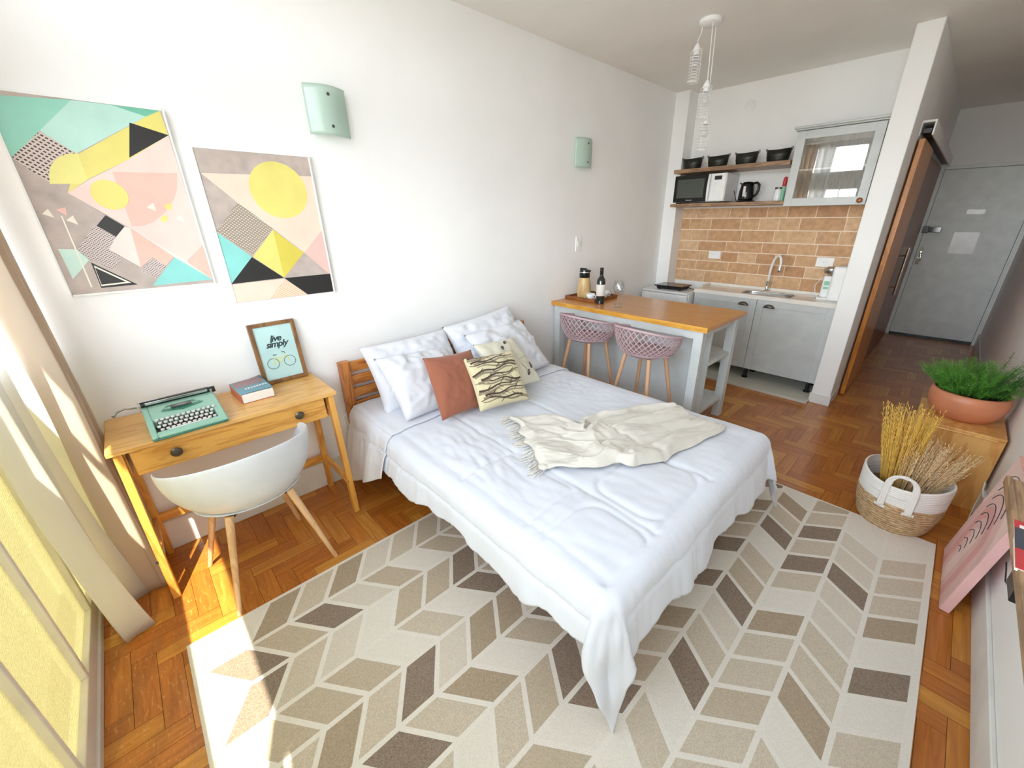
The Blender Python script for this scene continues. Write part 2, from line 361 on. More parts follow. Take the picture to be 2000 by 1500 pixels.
# ------------------------------------------------------------------ geometry helpers
class MB:
    def __init__(s): s.bm = bmesh.new(); s.mi = 0; s.mats = []
    def use(s, m):
        if m not in s.mats: s.mats.append(m)
        s.mi = s.mats.index(m); return s
    def _f(s, vs):
        try:
            f = s.bm.faces.new(vs); f.material_index = s.mi; f.smooth = True; return f
        except ValueError: return None
    def box(s, x0, x1, y0, y1, z0, z1, mtx=None):
        P = [(x, y, z) for x in (x0, x1) for y in (y0, y1) for z in (z0, z1)]
        v = [s.bm.verts.new(mtx @ Vector(p) if mtx else p) for p in P]
        for q in ((0, 1, 3, 2), (4, 6, 7, 5), (0, 4, 5, 1), (2, 3, 7, 6), (0, 2, 6, 4), (1, 5, 7, 3)): s._f([v[i] for i in q])
        return s
    def bar(s, p, q, wa, wb, up=(0, 0, 1)):
        """rectangular bar from p to q, wa x wb section"""
        p = Vector(p); q = Vector(q); d = (q-p).normalized(); u = Vector(up)
        if abs(d.dot(u)) > .98: u = Vector((0, 1, 0))
        a = d.cross(u).normalized(); b = a.cross(d).normalized()
        R = []
        for c in (p, q): R.append([s.bm.verts.new(c + a*i*wa/2 + b*j*wb/2) for i, j in ((-1, -1), (1, -1), (1, 1), (-1, 1))])
        s._f(R[0][::-1]); s._f(R[1])
        for i in range(4): s._f([R[0][i], R[0][(i+1) % 4], R[1][(i+1) % 4], R[1][i]])
        return s
    def tube(s, pts, r, seg=10, cap=True, closed=False):
        pts = [Vector(p) for p in pts]; n = len(pts)
        rs = r if isinstance(r, (list, tuple)) else [r]*n
        rings = []; prev = None
        for i, p in enumerate(pts):
            if closed: d = pts[(i+1) % n] - pts[i-1]
            else: d = (pts[min(i+1, n-1)] - pts[max(i-1, 0)])
            d.normalize()
            if prev is None:
                u = Vector((0, 0, 1)) if abs(d.z) < .9 else Vector((1, 0, 0)); a = d.cross(u).normalized()
            else: a = (prev - d*prev.dot(d)).normalized()
            prev = a; b = d.cross(a)
            rings.append([s.bm.verts.new(p + (a*math.cos(2*PI*k/seg) + b*math.sin(2*PI*k/seg))*rs[i]) for k in range(seg)])
        for i in range(n if closed else n-1):
            A = rings[i]; B = rings[(i+1) % n]
            for k in range(seg): s._f([A[k], A[(k+1) % seg], B[(k+1) % seg], B[k]])
        if cap and not closed: s._f(rings[0][::-1]); s._f(rings[-1])
        return s
    def lathe(s, prof, c=(0, 0, 0), seg=32, sx=1, sy=1, mtx=None, fx=None):
        c = Vector(c); rings = []
        for r, z in prof:
            if r < 1e-5: rings.append([s.bm.verts.new((mtx @ Vector((0, 0, z)) if mtx else Vector((0, 0, z))) + c)])
            else:
                L = []
                for k in range(seg):
                    a = 2*PI*k/seg; p = Vector((r*math.cos(a)*sx, r*math.sin(a)*sy, z))
                    if fx: p = fx(p, a)
                    if mtx: p = mtx @ p
                    L.append(s.bm.verts.new(p+c))
                rings.append(L)
        for A, B in zip(rings, rings[1:]):
            if len(A) == 1 and len(B) == 1: continue
            for k in range(seg):
                k2 = (k+1) % seg
                if len(A) == 1: s._f([A[0], B[k2], B[k]])
                elif len(B) == 1: s._f([A[k], A[k2], B[0]])
                else: s._f([A[k], A[k2], B[k2], B[k]])
        return s
    def grid(s, nu, nv, fn, wrapu=False):
        V = [[s.bm.verts.new(fn(i/(nu if wrapu else nu-1), j/(nv-1))) for j in range(nv)] for i in range(nu)]
        for i in range(nu if wrapu else nu-1):
            for j in range(nv-1): s._f([V[i][j], V[(i+1) % nu][j], V[(i+1) % nu][j+1], V[i][j+1]])
        return V
    def poly(s, pts, mtx=None):
        v = [s.bm.verts.new(mtx @ Vector(p) if mtx else Vector(p)) for p in pts]; return s._f(v)
    def prism(s, pts, d):
        """pts planar polygon, extruded by vector d"""
        d = Vector(d); A = [s.bm.verts.new(Vector(p)) for p in pts]; B = [s.bm.verts.new(Vector(p)+d) for p in pts]
        s._f(A[::-1]); s._f(B)
        for i in range(len(A)): j = (i+1) % len(A); s._f([A[i], A[j], B[j], B[i]])
        return s

def origin(o):
    v = Vector((0, 0, 0))
    while o is not None: v += o.location; o = o.parent
    return v

def build(mb, name, m=None, parent=None, bevel=0, local=False, flat=True, sub=0, solid=0, angle=35, seg=2, recalc=True):
    bm = mb.bm
    if not local and parent is not None: bmesh.ops.translate(bm, verts=bm.verts, vec=-origin(parent))
    if recalc: bmesh.ops.recalc_face_normals(bm, faces=bm.faces)
    if flat:
        ca = math.radians(angle)
        for e in bm.edges:
            if len(e.link_faces) == 2:
                try: e.smooth = e.calc_face_angle() < ca
                except Exception: pass
    me = bpy.data.meshes.new(name); bm.to_mesh(me); bm.free()
    mats = mb.mats or [m]
    for x in mats: me.materials.append(M[x] if isinstance(x, str) else x)
    o = bpy.data.objects.new(name, me); COL.objects.link(o)
    if parent is not None: o.parent = parent
    if bevel:
        b = o.modifiers.new('bevel', 'BEVEL'); b.width = bevel; b.segments = seg; b.limit_method = 'ANGLE'; b.angle_limit = math.radians(40); b.harden_normals = False
    if solid:
        b = o.modifiers.new('solid', 'SOLIDIFY'); b.thickness = solid; b.offset = 0
    if sub:
        b = o.modifiers.new('sub', 'SUBSURF'); b.levels = sub; b.render_levels = sub
    return o

def tag(o, label, cat, group=None):
    o['label'] = label; o['category'] = cat
    if group: o['group'] = group
    return o
def thing(name, label, cat, loc=(0, 0, 0), rz=0, group=None):
    o = bpy.data.objects.new(name, None); COL.objects.link(o); o.location = loc; o.rotation_euler = (0, 0, rz); o.empty_display_size = .05
    return tag(o, label, cat, group)
def struct(mb, name, m=None, **k):
    o = build(mb, name, m, **k)
    if o.parent is None: o['kind'] = 'structure'
    return o
def dup(root, loc, label, rz=None):
    r = root.copy(); COL.objects.link(r); r.location = loc; r['label'] = label
    if rz is not None: r.rotation_euler = (0, 0, rz)
    for ch in list(root.children):
        c = ch.copy(); COL.objects.link(c); c.parent = r
        for g in ch.children:
            d = g.copy(); COL.objects.link(d); d.parent = c
    return r
def B(*a): return MB().box(*a)
def text_mesh(body, size, name, m, parent, mtx, shear=0, extrude=.0003, off=0, sp=1.0):
    cu = bpy.data.curves.new(name, 'FONT'); cu.body = body; cu.size = size; cu.align_x = 'CENTER'; cu.extrude = extrude; cu.shear = shear; cu.offset = off; cu.space_character = sp
    t = bpy.data.objects.new(name+'_tmp', cu); COL.objects.link(t)
    dg = bpy.context.evaluated_depsgraph_get(); me = bpy.data.meshes.new_from_object(t.evaluated_get(dg))
    bpy.data.objects.remove(t); bpy.data.curves.remove(cu)
    me.transform(mtx); me.name = name; me.materials.clear(); me.materials.append(M[m])
    o = bpy.data.objects.new(name, me); COL.objects.link(o); o.parent = parent; return o

H = 2.769; W = 2.953; YC = 4.701; YP = 5.034; YB = 5.225; YD = 8.235; CX0 = 1.869; CX1 = 2.015

# ------------------------------------------------------------------ setting
struct(B(-.15, W+.15, -.15, YD+.15, -.12, -.004), 'subfloor_slab', 'gap')
bpy.data.objects['subfloor_slab'].name = 'trim_9'
fl = MB(); uvl = fl.bm.loops.layers.uv.new('UVMap')
n_ = 4; pw = .074; g = .0007
for ix in range(-5, 48):
    for iy in range(-5, 120):
        d = (ix-iy) % (2*n_)
        if d == 0: rect = (ix*pw, iy*pw, n_*pw, pw, 0)
        elif d == 2*n_-1: rect = (ix*pw, iy*pw, pw, n_*pw, 1)
        else: continue
        x0, y0, a, b2, o_ = rect; x1 = min(x0+a, W+.02); y1 = min(y0+b2, YD+.05); x0 = max(x0, -.02); y0 = max(y0, -.08)
        if x1-x0 < .004 or y1-y0 < .004: continue
        f = fl.poly([(x0+g, y0+g, 0), (x1-g, y0+g, 0), (x1-g, y1-g, 0), (x0+g, y1-g, 0)])
        uv = [(0, 0), (x1-x0, 0), (x1-x0, y1-y0), (0, y1-y0)]
        if o_: uv = [(0, 0), (0, x1-x0), (y1-y0, x1-x0), (y1-y0, 0)]
        for l, q in zip(f.loops, uv): l[uvl].uv = q
struct(fl, 'floor', 'floor', flat=False)
struct(B(-.15, W+.15, -.15, YD+.15, H, H+.12), 'ceiling', 'ceil')
struct(B(-.15, 0, -.15, YB+.1, 0, H), 'wall_left', 'wall')
struct(B(W, W+.15, -.15, YD+.15, 0, H), 'wall_right', 'wall')
struct(B(0, CX0, YB, YB+.1, 0, H), 'wall_kitchen', 'wall')
struct(B(0, .147, YP, YB, 0, H), 'wall_pillar', 'wall')
struct(B(CX0, CX1, YC, YD+.1, 0, H), 'wall_divider', 'wall', bevel=.006)
# hall end wall with the door opening
DX0, DX1, DZ = 2.062, 2.908, 2.12
wb = B(CX1, DX0-.04, YD, YD+.15, 0, H).box(DX1+.035, W, YD, YD+.15, 0, H).box(DX0-.04, DX1+.035, YD, YD+.15, DZ+.04, H)
wb.box(CX1-.1, W+.1, YD+.12, YD+.2, -.05, H+.05)  # unseen slab added behind the door to block light leaking through its gaps
struct(wb, 'wall_back', 'wall')
d = B(DX0-.04, DX0, YD-.012, YD+.1, 0, DZ+.04).box(DX1, DX1+.035, YD-.012, YD+.1, 0, DZ+.04).box(DX0, DX1, YD-.012, YD+.1, DZ, DZ+.04)
struct(d, 'trim_2', 'doorpaint', bevel=.003)
door = struct(B(DX0+.003, DX1-.003, YD+.004, YD+.045, .035, DZ-.003), 'door_1', 'doorpaint', bevel=.002)
build(B(DX0, DX1, YD-.012, YD+.04, .0, .034), 'draught_strip', 'black', door)
k = MB().box(DX0-.015, DX0+.045, YD-.045, YD-.013, 1.375, 1.46).box(DX0+.045, DX0+.165, YD-.04, YD+.003, 1.385, 1.45)
build(k, 'rim_lock', 'blackgloss', door, bevel=.004)
k = MB().box(DX0+.02, DX0+.06, YD-.01, YD+.003, .98, 1.2)
k.tube([(DX0+.04, YD-.01, 1.13), (DX0+.04, YD-.06, 1.13), (DX0+.055, YD-.062, 1.1), (DX0+.07, YD-.062, 1.02)], .011)
k.lathe([(.0, 0), (.018, 0), (.018, .03), (0, .03)], (DX0+.04, YD-.02, 1.03), 16)
build(k, 'door_handle', 'chrome', door, bevel=.002)
tag(build(B(2.36, 2.59, YD+.001, YD+.0035, 1.13, 1.39), 'notice', 'whitegloss', bevel=0), 'white paper notice taped to the middle of the grey entrance door', 'notice')
tag(build(B(2.4, 2.56, YD+.001, YD+.003, 1.6, 1.655), 'notice', 'whitegloss'), 'small pale sign strip near the top of the grey entrance door', 'notice')
# skirting boards
struct(B(0, .014, .0, YP, 0, .17), 'baseboard_left', 'base', bevel=.004)
struct(B(W-.014, W, 0, YD, 0, .15), 'baseboard_right', 'base', bevel=.004)
struct(B(CX0-.008, CX1+.008, YC-.01, YC, 0, .095).box(CX1, CX1+.008, YC, 5.06, 0, .095), 'baseboard_divider', 'base', bevel=.003)
# raised tiled kitchen base
struct(B(.147, CX0, 4.61, YB, 0, .022).box(0, .147, 4.61, YP, 0, .022), 'trim_1', 'kfloor', bevel=.003)
# brick splashback: real tiles
bt = MB().use('grout'); bt.box(.128, CX0, YB-.004, YB, .9, 1.68); bt.use('brick')
rows = [.9, 1.03, 1.135, 1.24, 1.345, 1.462, 1.578, 1.68]
offs = [0, .43, .22, .3, .08, .5, .34]; wid = [.45, .28, .38, .2, .5, .33, .25]
random.seed(11)
for i in range(7):
    x = .134 - offs[i]*.4
    while x < CX0:
        wd = random.choice((.18, .24, .31, .36)); a, b2 = max(x, .134), min(x+wd, CX0)
        if b2-a > .02: bt.box(a+.004, b2-.004, YB-.010, YB-.003, rows[i]+.0045, rows[i+1]-.0045)
        x += wd
struct(bt, 'wall_splashback', bevel=.0)
# ------------------------------------------------------------------ window wall
struct(B(0, W, -.15, 0, 2.72, H), 'wall_front', 'wall')
wf = MB()
FY0, FY1 = -.05, -.008
mull = [0.0, .345, .725, 1.105, 1.485, 1.865, 2.245, 2.625, W]
wf.box(0, W, -.07, -.0, 0, .035)                      # sill
wf.box(0, W, FY0, FY1, .035, .105)
wf.box(0, W, FY0, FY1, 1.08, 1.125); wf.box(0, W, FY0, FY1, 2.02, 2.31); wf.box(0, W, FY0, FY1, 2.68, 2.72)
wf.box(0, .98, FY0+.01, FY1-.012, 1.60, 1.62)
for x in mull:
    a, b2 = max(0, x-.010), min(W, x+.010); wf.box(a, b2, FY0, FY1, .105, 1.08)
for x, h_ in ((0, .022), (.45, .022), (.70, .01), (.97, .022), (2.52, .022), (W, .022)):
    a, b2 = max(0, x-h_), min(W, x+h_); wf.box(a, b2, FY0, FY1, 1.125, 2.02)
for x in (0, .45, .97, 1.6, 2.1, 2.52, W):
    a, b2 = max(0, x-.022), min(W, x+.022); wf.box(a, b2, FY0, FY1, 2.31, 2.68)
win = struct(wf, 'window_1', 'frame_metal', bevel=.003)
gp = MB()
for a, b2 in zip(mull, mull[1:]): gp.box(a+.008, b2-.008, -.032, -.028, .1, 1.085)
build(gp, 'textured_panes', 'texglass', win)
gp = MB()
for a, b2, z0, z1 in [(0, .45, 1.12, 2.03), (.45, .97, 1.12, 2.03), (.97, 2.52, 1.12, 2.03), (2.52, W, 1.12, 2.03), (0, W, 2.3, 2.69)]:
    gp.poly([(a+.02, -.03, z0), (b2-.02, -.03, z0), (b2-.02, -.03, z1), (a+.02, -.03, z1)])
build(gp, 'clear_panes', 'pane', win)

# ------------------------------------------------------------------ curtains
def curtain(name, x0, x1, ybase, amp, folds, seed, flare, m, label, z0=.0, kick=0, hem=None):
    mb = MB()
    def fn(u, v):
        z = z0 + (H-.03-z0)*(1-v)
        low = max(0, 1-z/1.1)
        x = x0+(x1-x0)*u
        ph = u*folds*2*PI + .8*noise.noise((u*3+seed, z*.5, 0))
        yy = ybase + amp*(1+.35*low)*math.sin(ph) + .012*noise.noise((u*7, z*1.6, seed))
        x += flare*low*low*(.3+.7*u) + .012*noise.noise((u*6, z*2, seed+4)) + .35*amp*math.cos(ph)
        yy += kick*low*low*low*(.5+.5*math.sin(ph*.5+1))
        if z < .02: z = .004+.01*abs(noise.noise((u*12, 0, seed)))
        return Vector((max(x, .012), max(yy, .012), z))
    mb.grid(110, 60, fn)
    return tag(build(mb, name, m, flat=False, solid=.003, recalc=True), label, 'curtain')
curtain('curtain', .25, .53, .055, .032, 2.6, 3, .02, 'curtain_w', 'curtain part painted sunlit white at the free edge, brushing the window frame and floor', kick=.06)
curtain('curtain', .02, .30, .165, .042, 3.4, 8, .0, 'curtain_b', 'curtain part painted shaded beige, bunched between the sunlit part and the desk', kick=0)

# ------------------------------------------------------------------ rug
RX0, RX1, RY0, RY1 = .733, 2.807, .239, 3.103
random.seed(5)
base = rug_mat('rug_cream', '#e1ddd3', .05)
RM = {'W': base, 'L': rug_mat('rug_light', '#d5cdbf', .07), 'B': rug_mat('rug_beige', '#cabfac', .12), 'M': rug_mat('rug_mid', '#beb19c', .12), 'T': rug_mat('rug_taupe', '#ac9c86', .14), 'D': rug_mat('rug_dark', '#8f7f70', .22)}
line = rug_mat('rug_line', '#e4e0d7', .04)
tbl = {0: {0:'L',1:'W',2:'T',3:'B',4:'T',5:'L',6:'B',7:'M',8:'M',9:'B'},
 1: {-1:'W',0:'D',1:'M',2:'D',3:'L',4:'M',5:'W',6:'M',7:'M',8:'B',9:'D'},
 2: {0:'W',1:'D',2:'B',3:'L',4:'W',5:'M',6:'M',7:'D',8:'M',9:'W'},
 3: {0:'M',1:'M',2:'M',3:'W',4:'B',5:'W',6:'D',7:'M',8:'T'},
 4: {1:'B',2:'T',3:'B',4:'D',5:'L',6:'T',7:'T',8:'L',9:'M'},
 5: {1:'W',2:'D',3:'B',4:'T',5:'W',6:'M',7:'D',8:'B'},
 6: {3:'B',4:'W',5:'B',6:'M',7:'D',8:'W'},
 7: {3:'W',4:'M',5:'W',6:'D',7:'M',8:'B',9:'T',10:'W',11:'D',12:'W',13:'D',14:'B',15:'M',16:'T'},
 8: {6:'W',7:'B',8:'W',9:'D',10:'B',11:'L',12:'D',13:'M',14:'B',15:'W',16:'D',17:'B',18:'T',19:'W'},
 9: {6:'B',7:'B',8:'M',9:'B',10:'B',11:'T',12:'W',13:'B',14:'D',15:'B',16:'D',17:'B',18:'M'},
 10: {8:'B',9:'W',10:'T',11:'B',12:'B',13:'L',14:'L',15:'D',16:'L',17:'L',18:'W',19:'W'},
 11: {8:'D',9:'B',10:'W',11:'D',12:'W',13:'T',14:'B',15:'B',16:'B',17:'W',18:'W'}}
rg = MB().use(line); rg.box(RX0, RX1, RY0, RY1, .0005, .009)
def clip(poly, y0, y1):
    for s_, lim in ((1, y0), (-1, y1)):
        out = []
        for i in range(len(poly)):
            p, q = poly[i-1], poly[i]; a = s_*(p[1]-lim) >= 0; b2 = s_*(q[1]-lim) >= 0
            if a != b2: t = (lim-p[1])/(q[1]-p[1]); out.append((p[0]+t*(q[0]-p[0]), lim))
            if b2: out.append(q)
        poly = out
        if not poly: return []
    return poly
for c in range(12):
    x0 = .75+.1708*c; x1 = x0+.153; s_ = .110 if c % 2 else -.104
    for k in range(-3, 21):
        yl = (.287 if c % 2 else .24)+.148*k
        ch = tbl[c].get(k) or random.choice('WLBBMTDW')
        up = tbl[c].get(k+1)
        top = .148 if (ch == 'W' and up == 'W') else .126
        if ch == 'W': continue_w = True
        P = clip([(x0, yl), (x1, yl+s_), (x1, yl+s_+top), (x0, yl+top)], RY0+.012, RY1-.012)
        if len(P) < 3: continue
        rg.use(RM[ch]); rg.poly([(p[0], p[1], .0094) for p in P])
for f_ in rg.bm.faces: f_.smooth = False
rug = tag(build(rg, 'rug', flat=True, recalc=False), 'large beige and taupe chevron patterned rug under the bed foot', 'rug')

# ------------------------------------------------------------------ pictures on the wall
P1 = [('teal',[(0.0,0.975),(0.449,0.998),(0.206,0.837),(0.0,0.702)]),
('paleteal',[(0.449,0.998),(0.674,0.999),(0.879,0.961),(0.362,0.742),(0.206,0.837)]),
('darkteal',[(0.674,0.999),(0.987,1.0),(0.879,0.961)]),
('dots',[(0.206,0.837),(0.354,0.742),(0.144,0.592),(0.0,0.702)]),
('yellow',[(0.985,1.0),(0.994,0.875),(0.676,0.732),(0.369,0.614),(0.222,0.542),(0.369,0.739),(0.879,0.961)]),
('paleyellow',[(0.369,0.742),(0.311,0.738),(0.256,0.719),(0.216,0.697),(0.182,0.666),(0.159,0.63),(0.144,0.585),(0.318,0.591),(0.369,0.614)]),
('pink',[(0.994,0.875),(1.0,0.244),(0.843,0.151),(0.521,0.357),(0.254,0.524),(0.222,0.542),(0.367,0.61),(0.676,0.732)]),
('rose',[(0.538,0.66),(0.975,0.67),(0.943,0.589),(0.888,0.516),(0.803,0.45),(0.701,0.392),(0.602,0.367),(0.536,0.369),(0.536,0.455)]),
('black',[(0.756,0.921),(0.996,0.876),(0.678,0.739)]),
('palepink',[(0.487,0.366),(0.521,0.357),(0.498,0.13),(0.326,0.245)]),
('salmon',[(0.521,0.353),(0.754,0.182),(0.674,0.128),(0.6,0.184),(0.498,0.13)]),
('palepink',[(0.521,0.357),(0.843,0.151),(0.989,0.026),(0.758,0.179)]),
('salmon',[(0.996,0.244),(0.996,0.022),(0.841,0.143)]),
('aqua',[(0.758,0.179),(0.996,0.022),(0.53,0.013)]),
('finedots',[(0.305,0.375),(0.409,0.311),(0.328,0.236),(0.4,0.193),(0.311,0.127),(0.191,0.195),(0.136,0.244)]),
('finedots',[(0.6,0.184),(0.674,0.128),(0.585,0.062),(0.487,0.104)]),
('black',[(0.394,0.429),(0.489,0.367),(0.409,0.311),(0.314,0.372)]),
('paleaqua',[(0.034,0.255),(0.138,0.248),(0.186,0.187),(0.044,0.086)]),
('black',[(0.191,0.174),(0.432,0.029),(0.191,0.026)]),
('cream',[(0.201,0.156),(0.394,0.043),(0.197,0.036)]),
('black',[(0.203,0.144),(0.362,0.05),(0.201,0.045)]),
('cream',[(0.074,0.461),(0.089,0.416),(0.03,0.435)]),
('cream',[(0.199,0.428),(0.208,0.379),(0.15,0.403)]),
('cream',[(0.735,0.499),(0.737,0.452),(0.68,0.473)]),
('cream',[(0.911,0.429),(0.915,0.386),(0.858,0.409)]),
('salmon',[(0.178,0.47),(0.163,0.427),(0.117,0.457)]),
('yellow',[(0.809,0.491),(0.864,0.497),(0.845,0.457),(0.811,0.465)]),
('yellow',[(0.75,0.415),(0.809,0.429),(0.784,0.388),(0.754,0.392)]),
('cream',[(0.129,0.425),(0.138,0.425),(0.14,0.035),(0.129,0.035)])]
P2 = [('peach',[(0.011,0.854),(1.0,0.872),(1.0,0.477),(0.764,0.325),(0.504,0.507),(0.243,0.682)]),
('dots2',[(0.243,0.682),(0.504,0.507),(0.259,0.33),(0.0,0.493)]),
('aqua',[(0.0,0.493),(0.245,0.317),(0.0,0.138)]),
('black',[(0.245,0.315),(0.502,0.149),(0.0,0.138)]),
('yellow',[(0.502,0.499),(0.502,0.149),(0.255,0.317)]),
('deepyellow',[(0.502,0.499),(0.757,0.325),(0.502,0.149)]),
('rosepink',[(0.996,0.485),(0.996,0.14),(0.764,0.325)]),
('black',[(0.502,0.147),(0.998,0.149),(0.996,0.004),(0.703,0.004)]),
('peach',[(0.0,0.134),(0.5,0.143),(0.703,0.004),(0.0,0.002)]),
('orangedots',[(0.5,0.14),(0.696,0.007),(0.31,0.003)])]
PC = dict(teal='#8ccab7', paleteal='#b1d8cd', darkteal='#6cb9a0', yellow='#d9cf74', paleyellow='#ddd781', pink='#e2c8bf', rose='#dbb3a6', black='#1d1c1c', palepink='#e8d2ca', salmon='#e5b4a5', aqua='#82c8c2', paleaqua='#bcd9cd', cream='#e6e0cf', peach='#e7cbb9', deepyellow='#ccbe4e', rosepink='#ddb5ac')
for k_, v_ in PC.items(): M['art_'+k_] = mat('art_'+k_, v_, .45)
M['art_dots'] = dots_mat('art_dots', '#cbbcb4', '#33292a', 75); M['art_finedots'] = dots_mat('art_finedots', '#c9bdb8', '#54494a', 120)
M['art_dots2'] = dots_mat('art_dots2', '#8f8478', '#d2c5b4', 85); M['art_orangedots'] = dots_mat('art_orangedots', '#e7cbb9', '#dfa36c', 90)
M['art_concrete'] = mat('art_concrete', '#b1a49c', .5, var=.16, nscale=14)
def poster(name, label, y0, y1, z0, z1, polys, bg, circ):
    t = thing(name, label, 'picture', (0, (y0+y1)/2, z0))
    build(B(.002, .026, y0, y1, z0, z1), 'canvas', 'art_concrete', t)
    fr = MB()
    for a in ((y0-.004, y0+.002, z0-.004, z1+.004), (y1-.002, y1+.004, z0-.004, z1+.004), (y0, y1, z0-.004, z0+.002), (y0, y1, z1-.002, z1+.004)): fr.box(.001, .030, *a)
    build(fr, 'frame', 'white', t)
    pr_ = MB(); X = .0262
    for n, pts in polys:
        pr_.use('art_'+n); X += .00006
        pr_.poly([(X, y0+.002+(y1-y0-.004)*a, z0+.002+(z1-z0-.004)*b2) for a, b2 in pts])
    pr_.use('art_yellow'); X += .0001; cy, cz, r = circ
    pr_.poly([(X, cy+r*math.cos(2*PI*i/64), cz+r*math.sin(2*PI*i/64)) for i in range(64)])
    if 'seams' in bg:
        pr_.use('art_black'); X -= .004
    build(pr_, 'print', None, t, flat=False, recalc=False)
    return t
poster('poster', 'larger geometric poster with teal, pink and yellow shapes, left on the wall', .298, .77, 1.316, 2.010, P1, '', (.519, 1.689, .054))
poster('poster', 'smaller geometric poster with a big yellow circle, right of the large one', .832, 1.306, 1.208, 1.887, P2, '', (1.139, 1.727, .127))

# ------------------------------------------------------------------ wall sconces
def sconce(y0, y1, z0, z1, label):
    t = thing('wall_sconce', label, 'lamp', (0, (y0+y1)/2, (z0+z1)/2), 0, None); yc = (y0+y1)/2; zc = (z0+z1)/2
    build(B(.0, .018, yc-.045, yc+.045, zc-.06, zc+.06), 'wall_plate', 'white', t, bevel=.004)
    mb = MB(); hw = (y1-y0)/2
    mb.grid(25, 12, lambda u, v: Vector((.028+.052*math.cos((u-.5)*PI*.92), yc+(u-.5)*2*hw, z0+(z1-z0)*v)))
    g = build(mb, 'glass_shade', 'sconce', t, flat=False, solid=.005)
    for dz in (-.068, .068):
        s = MB().tube([(.018, yc, zc+dz), (.086, yc, zc+dz)], .004, 8).lathe([(0, 0), (.0075, 0), (.005, .004), (0, .005)], (.085, yc, zc+dz), 12, mtx=Matrix.Rotation(PI/2, 3, 'Y'))
        build(s, 'mounting_screw', 'screwblack', t)
    b = MB(); b.tube([(.04, yc, zc-.055), (.04, yc, zc-.02)], .014, 12)
    build(b, 'bulb_holder', 'white', t)
    b = MB(); b.lathe([(0.01, 0), (.014, .01), (.022, .03), (.024, .045), (.018, .06), (0, .068)], (.043, yc, zc-.02), 16)
    build(b, 'bulb', 'whitegloss', t)
sconce(1.337, 1.537, 1.99, 2.203, 'curved frosted glass wall light above the smaller poster')
sconce(3.405, 3.623, 1.984, 2.2, 'curved frosted glass wall light near the kitchen pillar')

# switches and outlets
def plate(name, label, cat, o, u, v, w_, h_, n, kind, m='whitegloss'):
    """wall plate centred at o, in plane u,v, normal n"""
    o = Vector(o); u = Vector(u); v = Vector(v); n = Vector(n)
    mt = Matrix((u, n, v)).transposed().to_4x4(); mt.translation = o
    t = thing(name, label, cat, o)
    a = MB().box(-w_/2, w_/2, .0, .008, -h_/2, h_/2, mt); build(a, 'plate', m, t, bevel=.002)
    if kind == 'switch': build(MB().box(-w_*.25, w_*.25, .008, .012, -h_*.18, h_*.18, mt), 'rocker', 'white', t, bevel=.001)
    else:
        k = MB(); 
        for dx in (-.009, .009): k.box(dx-.0025, dx+.0025, .008, .0088, -.0025, .0025, mt)
        build(MB().box(-.02, .02, .0079, .0085, -.014, .014, mt), 'socket', 'white', t); build(k, 'holes', 'black', t)
    return t
plate('light_switch', 'white light switch on the left wall above the counter', 'switch', (0, 3.532, 1.37), (0, -1, 0), (0, 0, 1), .078, .125, (1, 0, 0), 'switch')
plate('wall_outlet', 'white wall outlet between the desk and the headboard', 'outlet', (0, 1.257, .375), (0, -1, 0), (0, 0, 1), .07, .115, (1, 0, 0), 'outlet')
plate('wall_outlet', 'wall outlet under the counter behind the left bar stool', 'outlet', (0, 3.30, .37), (0, -1, 0), (0, 0, 1), .075, .115, (1, 0, 0), 'outlet')
plate('wall_outlet', 'white outlet on the brick tiles left of the tap', 'outlet', (.58, YB-.012, 1.205), (1, 0, 0), (0, 0, 1), .13, .08, (0, -1, 0), 'outlet')
plate('wall_outlet', 'white outlet on the brick tiles above the water purifier', 'outlet', (1.615, YB-.012, 1.19), (1, 0, 0), (0, 0, 1), .14, .085, (0, -1, 0), 'outlet')
tag(build(MB().lathe([(0, 0), (.05, 0), (.05, .012), (.03, .022), (0, .024)], (.685, YB, 2.578), 28, mtx=Matrix.Rotation(PI/2, 3, 'X')), 'wall_cover', 'white', bevel=0), 'round white blanking cover high on the kitchen wall', 'cover')

# ------------------------------------------------------------------ desk
DY0, DY1, DXF, DZT = .228, 1.092, .413, .77
t = thing('desk', 'pine writing desk against the left wall under the posters', 'desk', (.2, .66, 0))
build(B(.012, DXF, DY0, DY1, DZT-.02, DZT), 'desktop', 'pinetop', t, bevel=.003)
ap = MB().box(.03, .05, DY0+.04, DY1-.04, .63, DZT-.02).box(.05, .37, DY0+.03, DY0+.048, .63, DZT-.02).box(.05, .37, DY1-.048, DY1-.03, .63, DZT-.02)
build(ap, 'apron', 'pine', t)
dr = build(B(.375, .393, DY0+.062, DY1-.062, .635, DZT-.024).box(.06, .375, DY0+.07, DY1-.07, .64, .65), 'drawer', 'pine', t, bevel=.002)
for y in (.425, .90):
    k = MB().lathe([(0, 0), (.008, 0), (.007, .012), (.018, .018), (.021, .026), (.015, .033), (0, .036)], (.393, y, .70), 20, mtx=Matrix.Rotation(PI/2, 3, 'Y'))
    build(k, 'knob', 'bronze', dr)
for (xt, xb, yt, yb) in ((.385, .392, DY0+.03, DY0-.002), (.385, .392, DY1-.03, DY1-.035), (.05, .03, DY0+.03, DY0+.005), (.05, .03, DY1-.03, DY1-.052)):
    build(MB().bar((xt, yt, DZT-.02), (xb-.004, yb+.015, 0), .028, .042, (1, 0, 0)), 'leg', 'pinez', t, bevel=.003)
for y in (DY0+.02, DY1-.03): build(MB().bar((.04, y, .22), (.385, y, .22), .02, .04), 'side_rail', 'pinex', t, bevel=.002)
build(MB().bar((.04, DY0+.02, .22), (.04, DY1-.03, .22), .02, .045), 'stretcher', 'pine', t, bevel=.002)
